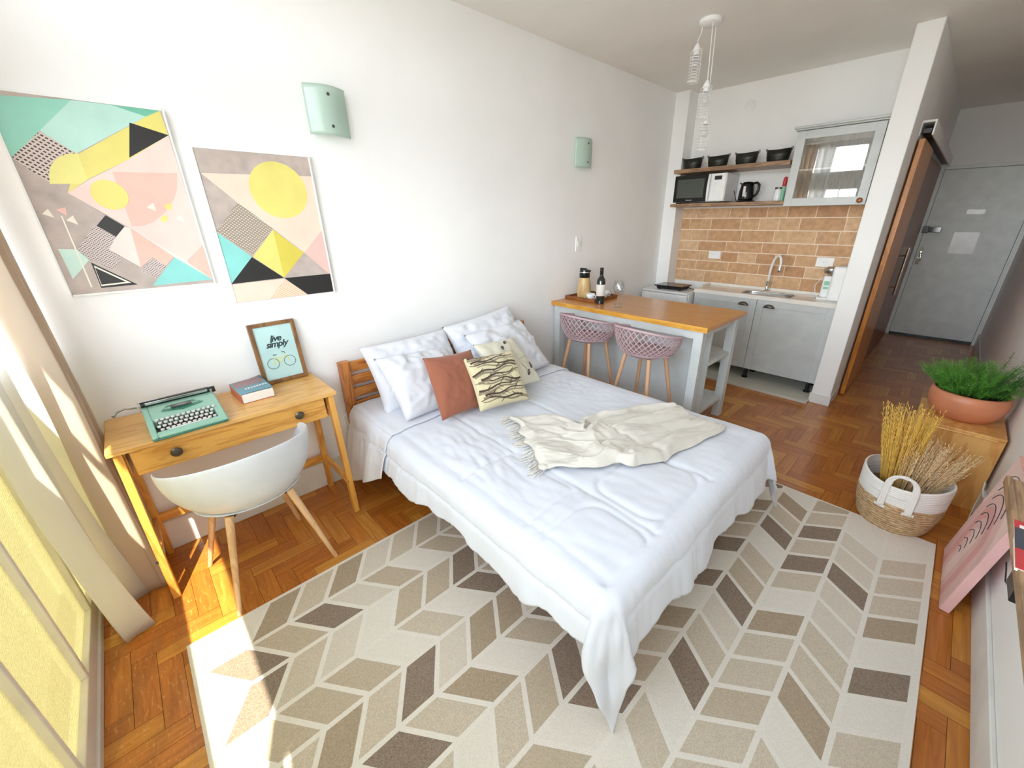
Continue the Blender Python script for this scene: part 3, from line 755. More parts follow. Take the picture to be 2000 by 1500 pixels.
for y in (DY0+.004, DY1-.03):
    build(MB().lathe([(0, 0), (.008, 0), (.008, .003), (0, .003)], (.405, y, .22), 12, mtx=Matrix.Rotation(PI/2, 3, 'Y')), 'bolt', 'screwblack', t)

# typewriter, local frame: +x faces the user, y along the desk
t = thing('typewriter', 'mint green portable typewriter with white keys on the desk', 'typewriter', (.285, .494, DZT), math.radians(2))
SW = .128
def side(pts, m, name, wy=SW, parent=t, bev=.006):
    mb = MB(); mb.prism([(x, -wy, z) for x, z in pts], (0, 2*wy, 0)); return build(mb, name, m, parent, bevel=bev, local=True, seg=3)
side([(-.140, .002), (.143, .002), (.146, .013), (-.142, .013)], 'tealdark', 'base_tray')
case = MB()
case.prism([(-.13, -SW, .012), (.148, -SW, .012), (.148, -SW, .026), (.03, -SW, .056), (-.02, -SW, .075), (-.13, -SW, .075)], (0, .022, 0))
case.prism([(-.13, SW-.03, .012), (.148, SW-.03, .012), (.148, SW-.03, .026), (.03, SW-.03, .056), (-.02, SW-.03, .075), (-.13, SW-.03, .075)], (0, .03, 0))
case.prism([(.118, -SW+.02, .012), (.148, -SW+.02, .012), (.148, -SW+.02, .026), (.118, -SW+.02, .034)], (0, 2*SW-.04, 0))
case.prism([(-.13, -SW+.02, .012), (.03, -SW+.02, .012), (.03, -SW+.02, .056), (-.02, -SW+.02, .075), (-.13, -SW+.02, .075)], (0, 2*SW-.04, 0))
build(case, 'case', 'tealpaint', t, bevel=.009, local=True, seg=4)
build(MB().box(.03, .12, -SW+.02, SW-.03, .012, .02), 'key_well', 'black', t, local=True)
build(MB().prism([(-.005, -.07, .0715), (.012, 0, .0655), (-.005, .075, .0715), (-.045, .045, .0765), (-.045, -.045, .0765)], (0, 0, .0015)), 'ribbon_recess', 'tealdark', t, local=True)
build(MB().box(-.042, -.002, -.036, .036, .0768, .0776), 'type_basket_shade', 'black', t, local=True)  # black sheet stands for the shade down in the typebar opening
tb = MB()
for i in range(15):
    a = (i-7)*.14; tb.bar((-.012, .0016*(i-7), .0783), (-.038+.0016*abs(i-7), .0046*(i-7), .0783), .001, .001)
build(tb, 'typebars', 'chrome', t, local=True)
keyp = MB().lathe([(0, 0), (.0055, 0), (.0068, .004), (.0062, .007), (0, .0062)], (0, 0, 0), 12)
kme = build(keyp, 'key', 'key', t, local=True)
first = True
for r_ in range(4):
    for c_ in range(11 if r_ else 12):
        x = .046+.0195*r_; y = -SW+.034+(c_+.4*(r_ % 2))*.0176; z = .052-.0078*r_
        if first: kme.location = (x, y, z); first = False
        else:
            q = kme.copy(); COL.objects.link(q); q.parent = t; q.location = (x, y, z)
kl = MB()
for r_ in range(4):
    for c_ in range(11 if r_ else 12):
        x = .046+.0195*r_; y = -SW+.034+(c_+.4*(r_ % 2))*.0176; kl.bar((x, y, .018), (x, y, .053-.0078*r_), .0015, .004)
build(kl, 'key_levers', 'steel', t, local=True)
build(MB().box(.103, .113, -.07, .07, .02, .031), 'space_bar', 'key', t, bevel=.003, local=True)
ca = MB().tube([(-.108, -.125, .084), (-.108, .12, .084)], .012, 16)
build(ca, 'platen', 'black', t, local=True)
ca = MB().box(-.132, -.124, -.125, .12, .076, .094).box(-.092, -.088, -.11, .11, .084, .095).box(-.13, -.085, -.132, -.124, .074, .092).box(-.13, -.085, .118, .126, .074, .092)
build(ca, 'carriage', 'steel', t, bevel=.001, local=True)
ca = MB().tube([(-.105, .12, .084), (-.105, .14, .084)], .014, 14); build(ca, 'platen_knob', 'black', t, local=True)
lv = MB().tube([(-.08, -.138, .088), (-.072, -.155, .094), (-.07, -.175, .098), (-.058, -.2, .095), (-.04, -.212, .086)], [.005, .005, .0045, .005, .006], 8)
build(lv, 'return_lever', 'steel', t, local=True)

# book
t = thing('book', 'thick paperback with curled blue cover beside the typewriter', 'book', (.15, .775, DZT), math.radians(3))
build(MB().box(-.095, .105, -.068, .068, .002, .046), 'pages', 'paper', t, bevel=.002, local=True)
cv = MB(); cv.grid(14, 4, lambda u, v: Vector((-.1+.205*v, -.07+.14*u, .048+.004*math.sin(u*3)+.03*max(0, u-.55)**1.3*(1.2-v))))
build(cv, 'front_cover', 'book_cover', t, local=True, flat=False, solid=.0012)
build(MB().box(-.1, .107, -.07, .07, 0, .0015).box(-.1, .107, -.0715, -.069, 0, .048), 'spine', 'book_spine', t, local=True)
lt = MB(); random.seed(3)
for i, (x, h_) in enumerate(((-.085, .02), (-.06, .018), (-.036, .018), (-.01, .014))):
    y = -.06
    while y < .055:
        wd = random.uniform(.006, .011); u = (y+.07)/.14
        zz = .0492+.004*math.sin(u*3)+.03*max(0, u+.05-.55)**1.3*(1.2-(x+.1)/.205)
        lt.box(x, x+h_*.8, y, min(y+wd, .062), zz, zz+.0012); y += wd+.004
build(lt, 'cover_lettering', 'book_red', t, local=True)
lt = MB(); y = -.035
while y < .055:
    u = (y+.07)/.14; zz = .0492+.004*math.sin(u*3)+.03*max(0, u+.05-.55)**1.3*(1.2-.65); lt.box(.035, .05, y, y+.008, zz, zz+.001); y += .0125
build(lt, 'author_lettering', 'paper', t, local=True)

# framed print leaning on the wall
fw, fh = .222, .325
lean = math.radians(6)
t = thing('picture_frame', 'brown framed bicycle print leaning on the wall on the desk', 'picture', (.062, .955, DZT+.002), 0)
t.rotation_euler = (0, -lean, math.radians(3))
f = MB()
b_ = .02
f.box(-.008, .01, -fw/2, -fw/2+b_, 0, fh).box(-.008, .01, fw/2-b_, fw/2, 0, fh).box(-.008, .01, -fw/2+b_, fw/2-b_, 0, b_).box(-.008, .01, -fw/2+b_, fw/2-b_, fh-b_, fh)
build(f, 'frame', 'frame', t, bevel=.002, local=True)
build(MB().box(-.006, .002, -fw/2+b_, fw/2-b_, b_, fh-b_), 'print', 'printblue', t, local=True)
FM = lambda y, z: Matrix.Translation((.0026, y, z)) @ Matrix(((0, 0, 1, 0), (1, 0, 0, 0), (0, 1, 0, 0), (0, 0, 0, 1)))
text_mesh('live', .046, 'lettering', 'ink', t, FM(0, .222), .35, off=.0012, sp=.9)
text_mesh('simply', .046, 'lettering', 'ink', t, FM(0, .192), .35, off=.0012, sp=.9)
bk = MB()
for y in (-.04, .042):
    bk.tube([(.003, y+.028*math.cos(2*PI*i/28), .105+.028*math.sin(2*PI*i/28)) for i in range(28)], .0012, 6, closed=True)
bk.tube([(.003, -.032, .150), (.003, -.014, .150)], .0022, 6).tube([(.003, .012, .160), (.003, .024, .158), (.003, .028, .150)], .0018, 6)
build(bk, 'bicycle_wheels', 'ink', t, local=True, flat=False)
bk = MB()
for p, q in (((-.04, .105), (-.022, .142)), ((-.04, .105), (-.004, .107)), ((-.022, .142), (-.004, .107)), ((-.004, .107), (.026, .142)), ((-.016, .13), (.018, .13)), ((.026, .15), (.042, .105))):
    bk.tube([(.003, p[0], p[1]), (.003, q[0], q[1])], .0018, 6)
build(bk, 'bicycle_frame', 'bikeyellow', t, local=True)

# ------------------------------------------------------------------ tub seats (desk chair, bar stools)
def tub(u, v, Rx, Ry, rb, zb, zback, zarm, span, cy=0.0, tuck=.0):
    """u -1..1 around the back (back faces -y), v 0..1 upward"""
    a = u*span; c = math.cos(a); zt = zarm + (zback-zarm)*max(0, (1+c)/2)**1.5
    f = math.sin(min(1, v)*PI/2)**.75; 
    rx = rb + (Rx-rb)*f; ry = rb + (Ry-rb)*f
    return Vector((rx*math.sin(a), cy-ry*math.cos(a), zb + (zt-zb)*(v**1.55)))
# desk chair (local: back toward -y, then turned so that the back faces +x)
t = thing('desk_chair', 'white moulded tub chair with pale wooden legs at the desk', 'chair', (.475, .615, 0), math.radians(96))
sh = MB()
P_ = dict(Rx=.285, Ry=.27, rb=.12, zb=.435, zback=.735, zarm=.64, span=math.radians(118))
def shell(u, v):
    p = tub(u*2-1, v, **P_); ea = abs(u*2-1)
    if ea > .8: p.z = min(p.z, P_['zb']+(p.z-P_['zb'])*(1-((ea-.8)/.2)**2*.55)); 
    return p
sh.grid(60, 16, shell)
# seat pan: elongated to the front with a soft lip
def pan(u, v):
    a = u*2*PI; c = math.cos(a); r = v
    x = .215*r*math.sin(a); y = -.0 - .19*r*c*(1.0 if c > 0 else 1.12)
    return Vector((x, y, .432+.02*r*r+(.012 if c < -.5 else 0)*-r))
sh.grid(48, 8, pan, wrapu=True)
build(sh, 'seat_shell', 'shell', t, local=True, flat=False, solid=.007, sub=1)
for (x, y) in ((-.15, -.15), (.15, -.15), (-.15, .13), (.15, .13)):
    s_ = 1 if x > 0 else -1; q_ = -1 if y < 0 else 1
    build(MB().tube([(x*.8, y*.8, .428), (s_*.215, q_*.215, 0)], [.017, .0095], 12), 'leg', 'legwood', t, local=True)
ul = MB().bar((-.12, -.12, .422), (.12, .1, .422), .03, .012).bar((.12, -.12, .422), (-.12, .1, .422), .03, .012)
build(ul, 'under_frame', 'black', t, local=True)

def lattice_ribbon(mb, path, wdt, th):
    """thin flat bar along path of (point, normal)"""
    R = []
    for i, (p, n) in enumerate(path):
        d = (path[min(i+1, len(path)-1)][0] - path[max(i-1, 0)][0]).normalized(); b = d.cross(n).normalized()
        R.append([mb.bm.verts.new(p + b*x*wdt/2 + n*y*th/2) for x, y in ((-1, -1), (1, -1), (1, 1), (-1, 1))])
    for A, C in zip(R, R[1:]):
        for k in range(4): mb._f([A[k], A[(k+1) % 4], C[(k+1) % 4], C[k]])
    mb._f(R[0][::-1]); mb._f(R[-1])
def make_stool(loc, label, rz=0):
    t = thing('bar_stool', label, 'stool', loc, rz, None)
    Q = dict(Rx=.245, Ry=.225, rb=.13, zb=.655, zback=.875, zarm=.79, span=math.radians(122))
    S = lambda u, v: tub(u, v, **Q)
    def SN(u, v):
        e = .004; p = S(u, v); a = S(u+e, v)-S(u-e, v); b = S(u, min(1, v+e))-S(u, v-e); return p, a.cross(b).normalized()
    lat = MB(); K = 23; V0, V1 = .24, .985
    for dirn in (1, -1):
        for k in range(-3, K+4):
            pth = []
            for i in range(13):
                v = V0+(V1-V0)*i/12; u = -1 + 2*(k+.5)/K + dirn*(i/12-.5)*.36
                if -1 <= u <= 1: pth.append(SN(u, v))
            if len(pth) > 2: lattice_ribbon(lat, pth, .0058, .006)
    build(lat, 'lattice_back', 'mauve', t, local=True, flat=True)
    low = MB(); low.grid(56, 8, lambda u, v: S(u*2-1, v*.26)); 
    low.grid(44, 7, lambda u, v: Vector((.2*v*math.sin(u*2*PI), .02+(-.165*v*math.cos(u*2*PI)) - .0, .652+.02*v*v)), wrapu=True)
    build(low, 'seat', 'mauve', t, local=True, flat=False, solid=.008)
    rim = MB(); rim.tube([S(-1, .24+.76*i/8) for i in range(8)] + [S(-1+2*i/50, 1) for i in range(51)] + [S(1, 1-.76*(i+1)/8) for i in range(8)], .0095, 8)
    build(rim, 'rim', 'mauve', t, local=True, flat=False)
    for sx_ in (-1, 1):
        for sy_ in (-1, 1):
            build(MB().tube([(sx_*.105, sy_*.10, .65), (sx_*.2, sy_*.19, 0)], [.0155, .011], 12), 'leg', 'stool_leg', t, local=True)
    fr = MB(); z = .24; q = lambda s1, s2: (s1*(.105+.095*(1-z/.65)), s2*(.10+.09*(1-z/.65)), z)
    for a, b2 in (((-1, -1), (1, -1)), ((1, -1), (1, 1)), ((1, 1), (-1, 1)), ((-1, 1), (-1, -1))): fr.tube([q(*a), q(*b2)], .0045, 8)
    build(fr, 'footrest', 'stool_leg', t, local=True)
    br = MB().bar((-.105, -.10, .645), (.105, .10, .645), .03, .008).bar((.105, -.10, .645), (-.105, .10, .645), .03, .008)
    build(br, 'seat_bracket', 'stool_leg', t, local=True)
    return t
s1 = make_stool((.475, 3.12, 0), 'mauve lattice bar stool beside the left wall', math.radians(-4))
dup(s1, (1.035, 3.10, 0), 'mauve lattice bar stool nearer the open end of the counter', math.radians(-6))

# ------------------------------------------------------------------ island counter
t = thing('kitchen_island', 'grey kitchen island with varnished wooden top beside the left wall', 'counter', (.7, 3.54, 0))
top = MB().use('counter'); top.box(.003, 1.433, 3.18, 3.911, .868, .899); top.use('counteredge'); top.box(.003, 1.433, 3.174, 3.18, .862, .899)
build(top, 'worktop', None, t, bevel=.002)
for (x, y) in ((1.335, 3.2), (1.335, 3.8), (.02, 3.2), (.02, 3.8)): build(B(x, x+.065, y, y+.065, 0, .868), 'leg', 'island', t, bevel=.002)
build(B(.085, 1.335, 3.205, 3.225, .80, .866).box(.085, 1.335, 3.84, 3.86, .80, .866).box(1.345, 1.39, 3.265, 3.8, .815, .866), 'apron', 'island', t, bevel=.002)
build(B(.02, 1.385, 3.40, 3.42, .02, .868), 'back_panel', 'island', t, bevel=.001)
for z in (.16, .555): build(B(.03, 1.39, 3.422, 3.865, z, z+.03), 'shelf', 'island', t, bevel=.002)

# on the counter
t = thing('serving_tray', 'dark wooden serving tray on the counter under the thermos', 'tray', (.17, 3.5, .899), math.radians(0))
tm = MB().box(-.145, .17, -.14, .2, .002, .01); build(tm, 'tray_base', 'tray', t, local=True)
tm = MB().box(-.155, .18, -.15, -.138, .002, .03).box(-.155, .18, .2, .212, .002, .03).box(-.155, -.143, -.138, .2, .002, .03).box(.168, .18, -.138, .2, .002, .03)
build(tm, 'tray_rim', 'tray', t, bevel=.002, local=True)
t = thing('thermos', 'bamboo thermos flask with black lid on the wooden tray', 'thermos', (.155, 3.45, .909))
build(MB().lathe([(0, 0), (.06, 0), (.063, .012), (.064, .05), (.058, .12), (.047, .18), (.046, .185)], (0, 0, 0), 32), 'body', 'bamboo', t, local=True)
lid = MB().lathe([(.046, .183), (.048, .19), (.047, .235), (.044, .252), (.03, .257), (0, .257)], (0, 0, 0), 32).box(.03, .058, -.012, .012, .235, .252).box(-.045, .01, -.014, .014, .252, .266)
build(lid, 'lid', 'blackgloss', t, local=True)
build(MB().lathe([(.0485, .228), (.0495, .23), (.0485, .236)], (0, 0, 0), 32), 'lid_ring', 'chrome', t, local=True)
def cup(loc, label):
    t = thing('teacup', label, 'cup', loc, 0, None)
    build(MB().lathe([(0, .003), (.018, 0), (.02, .005), (.036, .03), (.04, .055), (.038, .055), (.034, .032), (.017, .008), (0, .007)], (0, 0, 0), 28), 'bowl', 'ceramic', t, local=True, flat=False)
    build(MB().tube([(.036, 0, .042), (.052, 0, .044), (.058, 0, .032), (.05, 0, .02), (.031, 0, .02)], .0035, 8), 'handle', 'ceramic', t, local=True, flat=False)
    return t
cup((.255, 3.42, .909), 'white teacup on the tray, between thermos and wine bottle')
cup((.27, 3.62, .909), 'white teacup on the tray, behind the wine bottle')
t = thing('wine_bottle', 'dark wine bottle with white label on the counter', 'bottle', (.395, 3.375, .899))
build(MB().lathe([(0, .004), (.03, 0), (.037, .004), (.037, .19), (.034, .205), (.02, .228), (.0145, .24), (.0145, .3), (.0135, .302), (0, .302)], (0, 0, 0), 32), 'bottle_body', 'bottle', t, local=True)
build(MB().lathe([(.0375, .07), (.038, .071), (.038, .165), (.0375, .166)], (0, 0, 0), 32), 'label', 'label', t, local=True)
build(MB().lathe([(.0149, .245), (.0155, .246), (.0155, .303), (0, .3035)], (0, 0, 0), 24), 'capsule', 'black', t, local=True)
def wineglass(loc, label):
    t = thing('wine_glass', label, 'glass', loc)
    pr_ = [(0, .003), (.036, 0), (.036, .002), (.006, .007), (.004, .012), (.0036, .085), (.008, .092), (.028, .105), (.043, .13), (.045, .15), (.038, .185), (.034, .2), (.0332, .2), (.037, .185), (.0438, .15), (.042, .131), (.027, .107), (.006, .096), (0, .095)]
    build(MB().lathe(pr_, (0, 0, 0), 32), 'glass_body', 'glass', t, local=True, flat=False); return t
wineglass((.522, 3.452, .899), 'clear wine glass on the counter, the one farther from the stools')
wineglass((.60, 3.35, .899), 'clear wine glass on the counter, the one nearer the stools')

# ------------------------------------------------------------------ pendant lamp
t = thing('pendant_lamp', 'white three-light pendant with spiral wire cages over the island', 'lamp', (.945, 3.64, H))
build(MB().lathe([(0, -.028), (.055, -.028), (.068, -.02), (.07, 0), (0, 0)], (.945, 3.64, H), 36), 'ceiling_plate', 'whitegloss', t)
def cage(x, y, zt, xc, yc, L=.21):
    c = build(MB().tube([(xc, yc, H-.027), (xc+(x-xc)*.1, yc+(y-yc)*.1, H-.06), (x, y, zt+.03), (x, y, zt)], .003, 8), 'cord', 'cord', t)
    s = MB().lathe([(.004, .012), (.012, .005), (.024, -.02), (.026, -.03), (.02, -.032), (.018, -.055), (0, -.055)], (x, y, zt), 20)
    build(s, 'lamp_holder', 'whitegloss', t)
    w_ = MB(); r = .037
    n = 11*20
    w_.tube([(x+r*math.cos(2*PI*i/20), y+r*math.sin(2*PI*i/20), zt-.025-(L-.03)*i/n) for i in range(n+1)], .0017, 5)
    for a in range(4): w_.tube([(x+.02*math.cos(a*PI/2), y+.02*math.sin(a*PI/2), zt-.022), (x+r*math.cos(a*PI/2), y+r*math.sin(a*PI/2), zt-.03), (x+r*math.cos(a*PI/2), y+r*math.sin(a*PI/2), zt-L+.005)], .0016, 5)
    w_.tube([(x+r*math.cos(2*PI*i/24), y+r*math.sin(2*PI*i/24), zt-L+.005) for i in range(24)], .002, 5, closed=True)
    build(w_, 'wire_cage', 'cord', t, flat=False)
    build(MB().lathe([(.011, 0), (.013, -.01), (.024, -.035), (.026, -.055), (.018, -.078), (0, -.085)], (x, y, zt-.055), 20), 'bulb', 'glass', t, flat=False)
cage(.885, 3.615, 2.645, .90, 3.625); cage(.985, 3.62, 2.425, .975, 3.61); cage(.975, 3.70, 2.25, .96, 3.69, .22)

# ------------------------------------------------------------------ kitchen units
t = thing('mini_fridge', 'white mini fridge in the kitchen corner under the induction hob', 'fridge', (.31, 4.87, .022))
build(B(.035, .575, 4.72, YP-.012, .06, .825), 'body', 'whitegloss', t, bevel=.006)
dd = build(B(.035, .575, 4.675, 4.712, .07, .815), 'door', 'whitegloss', t, bevel=.008)
build(B(.035, .575, 4.68, YP-.012, .826, .842), 'top_panel', 'white', t, bevel=.004)
build(B(.05, .09, 4.73, 4.77, .022, .06).box(.52, .56, 4.73, 4.77, .022, .06).box(.05, .09, 4.96, 5.0, .022, .06).box(.52, .56, 4.96, 5.0, .022, .06), 'feet', 'black', t)
t = thing('induction_hob', 'black portable induction hob on top of the mini fridge', 'hob', (.3, 4.87, .842), math.radians(2))
build(MB().box(-.16, .17, -.12, .13, .035, .048), 'glass_top', 'blackgloss', t, bevel=.003, local=True)
build(MB().prism([(-.14, -.1, .012), (.15, -.1, .012), (.15, .11, .012), (-.14, .11, .012)], (0, 0, .023)).box(-.13, -.1, -.09, -.06, 0, .012).box(.11, .14, -.09, -.06, 0, .012).box(-.13, -.1, .07, .1, 0, .012).box(.11, .14, .07, .1, 0, .012), 'housing', 'black', t, bevel=.003, local=True)
build(MB().tube([(.15, .05, .025), (.2, .03, .02), (.235, .06, .006), (.26, .11, .006)], .004, 8), 'power_cord', 'black', t, local=True)
# base cabinet
CY = 4.815
t = thing('base_cabinet', 'grey two-door kitchen base cabinet on black feet under the sink', 'cabinet', (1.22, 5.0, .022))
build(B(.592, 1.86, CY+.02, YB-.014, .15, .845), 'carcass', 'cabinet', t)
def shaker(x0, x1, z0, z1, y, name='door', fr=.062, m='cabinet', glass=False, par=None):
    mb = MB()
    mb.box(x0, x0+fr, y, y+.018, z0, z1).box(x1-fr, x1, y, y+.018, z0, z1).box(x0+fr, x1-fr, y, y+.018, z0, z0+fr).box(x0+fr, x1-fr, y, y+.018, z1-fr, z1)
    if not glass: mb.box(x0+fr-.003, x1-fr+.003, y+.008, y+.016, z0+fr-.003, z1-fr+.003)
    return build(mb, name, m, par, bevel=.0015)
for x0, x1, hx in ((.594, 1.218, 1.0), (1.222, 1.86, 1.44)):
    dd = shaker(x0, x1, .137, .845, CY, par=t)
for dd, hx in zip([c for c in t.children if c.name.startswith('door')], (1.10, 1.335)):
    hm = MB(); hz = .792
    hm.grid(17, 7, lambda u, v: Vector((hx+.047*math.cos(PI*u), CY-.001-.024*math.sin(v*PI/2)*math.sin(PI*u)**.6, hz-.012+.03*math.sin(PI*u)*math.cos(v*PI/2)**.7)))
    hm.box(hx-.05, hx+.05, CY-.003, CY, hz-.016, hz-.011)
    build(hm, 'cup_handle', 'bronze', dd, flat=False, solid=.002)
for x, y in ((.66, CY+.07), (1.23, CY+.07), (1.80, CY+.07), (.66, 5.13), (1.23, 5.13), (1.80, 5.13)):
    build(MB().lathe([(0, 0), (.03, 0), (.03, .008), (.018, .014), (.018, .115), (.028, .12), (.028, .128), (0, .128)], (x, y, .022), 18), 'foot', 'black', t)
# worktop with sink
t = thing('sink_worktop', 'white stone worktop over the grey cabinet with raised back edge', 'worktop', (1.22, 5.0, .845))
SX0, SX1, SY0, SY1 = 1.04, 1.48, 4.87, 5.07
b_ = MB().box(.585, SX0, CY-.012, YB-.013, .847, .885).box(SX1, CX0-.002, CY-.012, YB-.013, .847, .885).box(SX0, SX1, CY-.012, SY0, .847, .885).box(SX0, SX1, SY1, YB-.013, .847, .885)
build(b_, 'slab', 'quartz', t)
build(B(.585, CX0-.002, YB-.035, YB-.013, .885, .912).box(.585, .60, CY+.15, YB-.035, .885, .905), 'upstand', 'quartz', t, bevel=.002)
sb = MB()
def bowl(u, v):
    a = 2*PI*u; e = 5
    c, s_ = math.cos(a), math.sin(a); k = (abs(c)**e+abs(s_)**e)**(-1/e)
    hx, hy = (SX1-SX0)/2, (SY1-SY0)/2; q = 1.03 if v == 0 else (1 if v < .7 else 1-(v-.7)/.3)
    q2 = .92 if .3 < v < .7 else q
    z = .887 if v < .15 else (.887-.13*min(1, (v-.15)/.5))
    return Vector(((SX0+SX1)/2+hx*k*c*q*(1 if v < .3 else .96), (SY0+SY1)/2+hy*k*s_*q*(1 if v < .3 else .94), z))
sb.grid(56, 12, bowl, wrapu=True)
snk = tag(build(sb, 'sink', 'steel', flat=False, solid=.0015), 'small stainless steel sink bowl set in the white worktop', 'sink')
ft = thing('faucet', 'chrome curved tap rising behind the sink', 'tap', (1.195, 5.12, .885))
build(MB().lathe([(0, 0), (.024, 0), (.024, .008), (.014, .016), (.014, .05), (.012, .055)], (0, 0, 0), 20), 'base', 'chrome', ft, local=True)
pts = [(0, 0, .05), (0, 0, .16), (.005, -.01, .24), (.022, -.03, .31), (.05, -.06, .35), (.08, -.09, .355), (.1, -.11, .335), (.11, -.12, .3), (.112, -.122, .27)]
build(MB().tube(pts, [.011]*7+[.011, .012], 12), 'spout', 'whitegloss', ft, local=True, flat=False)
build(MB().lathe([(0, -.065), (.016, -.065), (.02, -.05), (.016, -.03), (.011, 0)], (.112, -.122, .275), 18), 'spray_head', 'chrome', ft, local=True)
build(MB().lathe([(.012, .0), (.0135, .002), (.0135, .05), (.012, .052)], (0, 0, .05), 18).bar((.012, 0, .075), (.05, -.02, .09), .008, .008), 'lever', 'chrome', ft, local=True)
# water purifier
t = thing('water_purifier', 'white countertop water purifier at the right end of the worktop', 'appliance', (1.765, 5.04, .885))
build(MB().box(-.02, .095, -.12, .12, 0, .30), 'tower', 'whitegloss', t, bevel=.02, local=True, seg=3)
build(MB().box(-.1, .0, -.09, .09, .0, .02), 'drip_tray', 'white', t, bevel=.006, local=True)
build(MB().box(-.085, -.018, -.07, .08, .02, .21), 'front_body', 'ceramic', t, bevel=.012, local=True, seg=3)
build(MB().lathe([(0, 0), (.05, 0), (.058, .02), (.056, .045), (.035, .06), (0, .062)], (-.05, 0, .225), 28), 'head', 'steel', t, local=True)
gm = MB().box(-.0865, -.0852, -.03, .03, .09, .17); gm.box(-.07, -.03, -.0715, -.0702, .095, .115).box(-.07, -.03, -.0715, -.0702, .13, .165)
build(gm, 'green_label', 'bright_green', t, local=True)
build(MB().tube([(-.05, .085, .17), (-.13, .1, .17), (-.165, .09, .1), (-.14, .05, .02), (-.1, .02, .006)], .0035, 8), 'hose', 'cord', t, local=True, flat=False)
# shelves
tag(build(B(.152, 1.247, 4.88, YB-.001, 1.692, 1.723), 'wall_shelf', 'shelf', bevel=.002), 'lower walnut shelf under the microwave, above the brick tiles', 'shelf')
tag(build(B(.152, 1.234, 4.88, YB-.001, 2.01, 2.046), 'wall_shelf', 'shelf', bevel=.002), 'upper walnut shelf carrying the four dark buckets', 'shelf')
def bucket(loc, label, rz=0, sc=1.0):
    t = thing('bucket', label, 'bucket', loc, rz, 'dark metal buckets on the upper shelf')
    fx = lambda p, a: Vector((p.x, p.y, p.z + (.006*(math.cos(2*a)) * (p.z/.1) if p.z > .02 else 0)))
    mb = MB().lathe([(0, .002), (.084, 0), (.087, .004), (.095, .05), (.104, .104), (.1, .104), (.091, .051), (.082, .006), (0, .006)], (0, 0, 0), 36, 1, .72, fx=fx)
    build(mb, 'body', 'zinc', t, local=True, flat=False)
    build(MB().lathe([(.0945, .043), (.097, .047), (.096, .052)], (0, 0, 0), 36, 1, .72), 'band', 'zinc', t, local=True, flat=False)
    for s_ in (-1, 1):
        build(MB().tube([(s_*.098, -.03, .097), (s_*.106, -.022, .112), (s_*.109, 0, .12), (s_*.106, .022, .112), (s_*.098, .03, .097)], .0025, 8), 'handle', 'zinc', t, local=True, flat=False)
    return t
bk = bucket((.27, 5.03, 2.046), 'dark oval metal bucket nearest the pillar on the upper shelf')
dup(bk, (.535, 5.03, 2.046), 'dark oval metal bucket, second from the pillar on the upper shelf')
dup(bk, (.805, 5.03, 2.046), 'dark oval metal bucket, third from the pillar on the upper shelf')
dup(bk, (1.08, 5.03, 2.046), 'dark oval metal bucket beside the wall cabinet on the upper shelf')
# microwave
t = thing('microwave', 'white microwave with black door on the lower shelf', 'microwave', (.45, 5.05, 1.723))
build(B(.168, .70, 4.912, 5.20, 1.735, 1.988), 'body', 'whitegloss', t, bevel=.006)
build(B(.19, .23, 4.93, 4.97, 1.723, 1.736).box(.62, .66, 4.93, 4.97, 1.723, 1.736).box(.19, .23, 5.14, 5.18, 1.723, 1.736).box(.62, .66, 5.14, 5.18, 1.723, 1.736), 'feet', 'black', t)
dm = build(B(.17, .525, 4.895, 4.912, 1.737, 1.986), 'door', 'blackgloss', t, bevel=.004)
build(B(.205, .49, 4.892, 4.8955, 1.775, 1.95), 'door_window', 'mwglass', dm)
text_mesh('Panasonic', .016, 'lettering', 'whitegloss', dm, Matrix.Translation(Vector((.345, 4.8943, 1.75))-Vector((0,0,0))-origin(dm)) @ Matrix.Rotation(PI/2, 4, 'X'))
build(MB().tube([(.535, 4.9, 1.745), (.538, 4.885, 1.8), (.538, 4.88, 1.86), (.538, 4.885, 1.92), (.535, 4.9, 1.98)], .012, 10), 'door_handle', 'whitegloss', t)
build(B(.555, .695, 4.9, 4.912, 1.74, 1.985), 'control_panel', 'white', t, bevel=.003)
build(B(.585, .655, 4.898, 4.9005, 1.93, 1.965), 'display', 'black', t)
bt_ = MB()
for r_ in range(6):
    for c_ in range(3): bt_.box(.58+.028*c_, .602+.028*c_, 4.8975, 4.9005, 1.765+.024*r_, 1.78+.024*r_)
build(bt_, 'buttons', 'doorpaint', t)
# kettle
t = thing('kettle', 'black electric kettle beside the microwave', 'kettle', (.855, 5.05, 1.723))
build(MB().lathe([(0, 0), (.085, 0), (.088, .008), (.08, .014), (0, .016)], (0, 0, 0), 28), 'power_base', 'black', t, local=True)
build(MB().lathe([(0, .016), (.066, .016), (.07, .03), (.066, .1), (.057, .155), (.052, .168), (.04, .178), (0, .182)], (0, 0, 0), 32), 'body', 'blackgloss', t, local=True)
build(MB().tube([(.05, 0, .165), (.085, 0, .168), (.104, 0, .15), (.106, 0, .11), (.094, 0, .07), (.068, 0, .045)], [.01, .011, .012, .012, .011, .009], 10), 'handle', 'black', t, local=True, flat=False)
build(MB().prism([(-.05, -.015, .15), (-.075, 0, .168), (-.05, .015, .15)], (0, 0, .014)), 'spout', 'black', t, local=True)
build(MB().box(-.012, .012, -.0705, -.062, .05, .14), 'water_gauge', 'label', t, bevel=.003, local=True)
build(MB().tube([(-.07, .03, .008), (-.1, .03, .02), (-.115, .02, .07), (-.13, .02, .11)], .004, 8), 'power_cord', 'black', t, local=True)
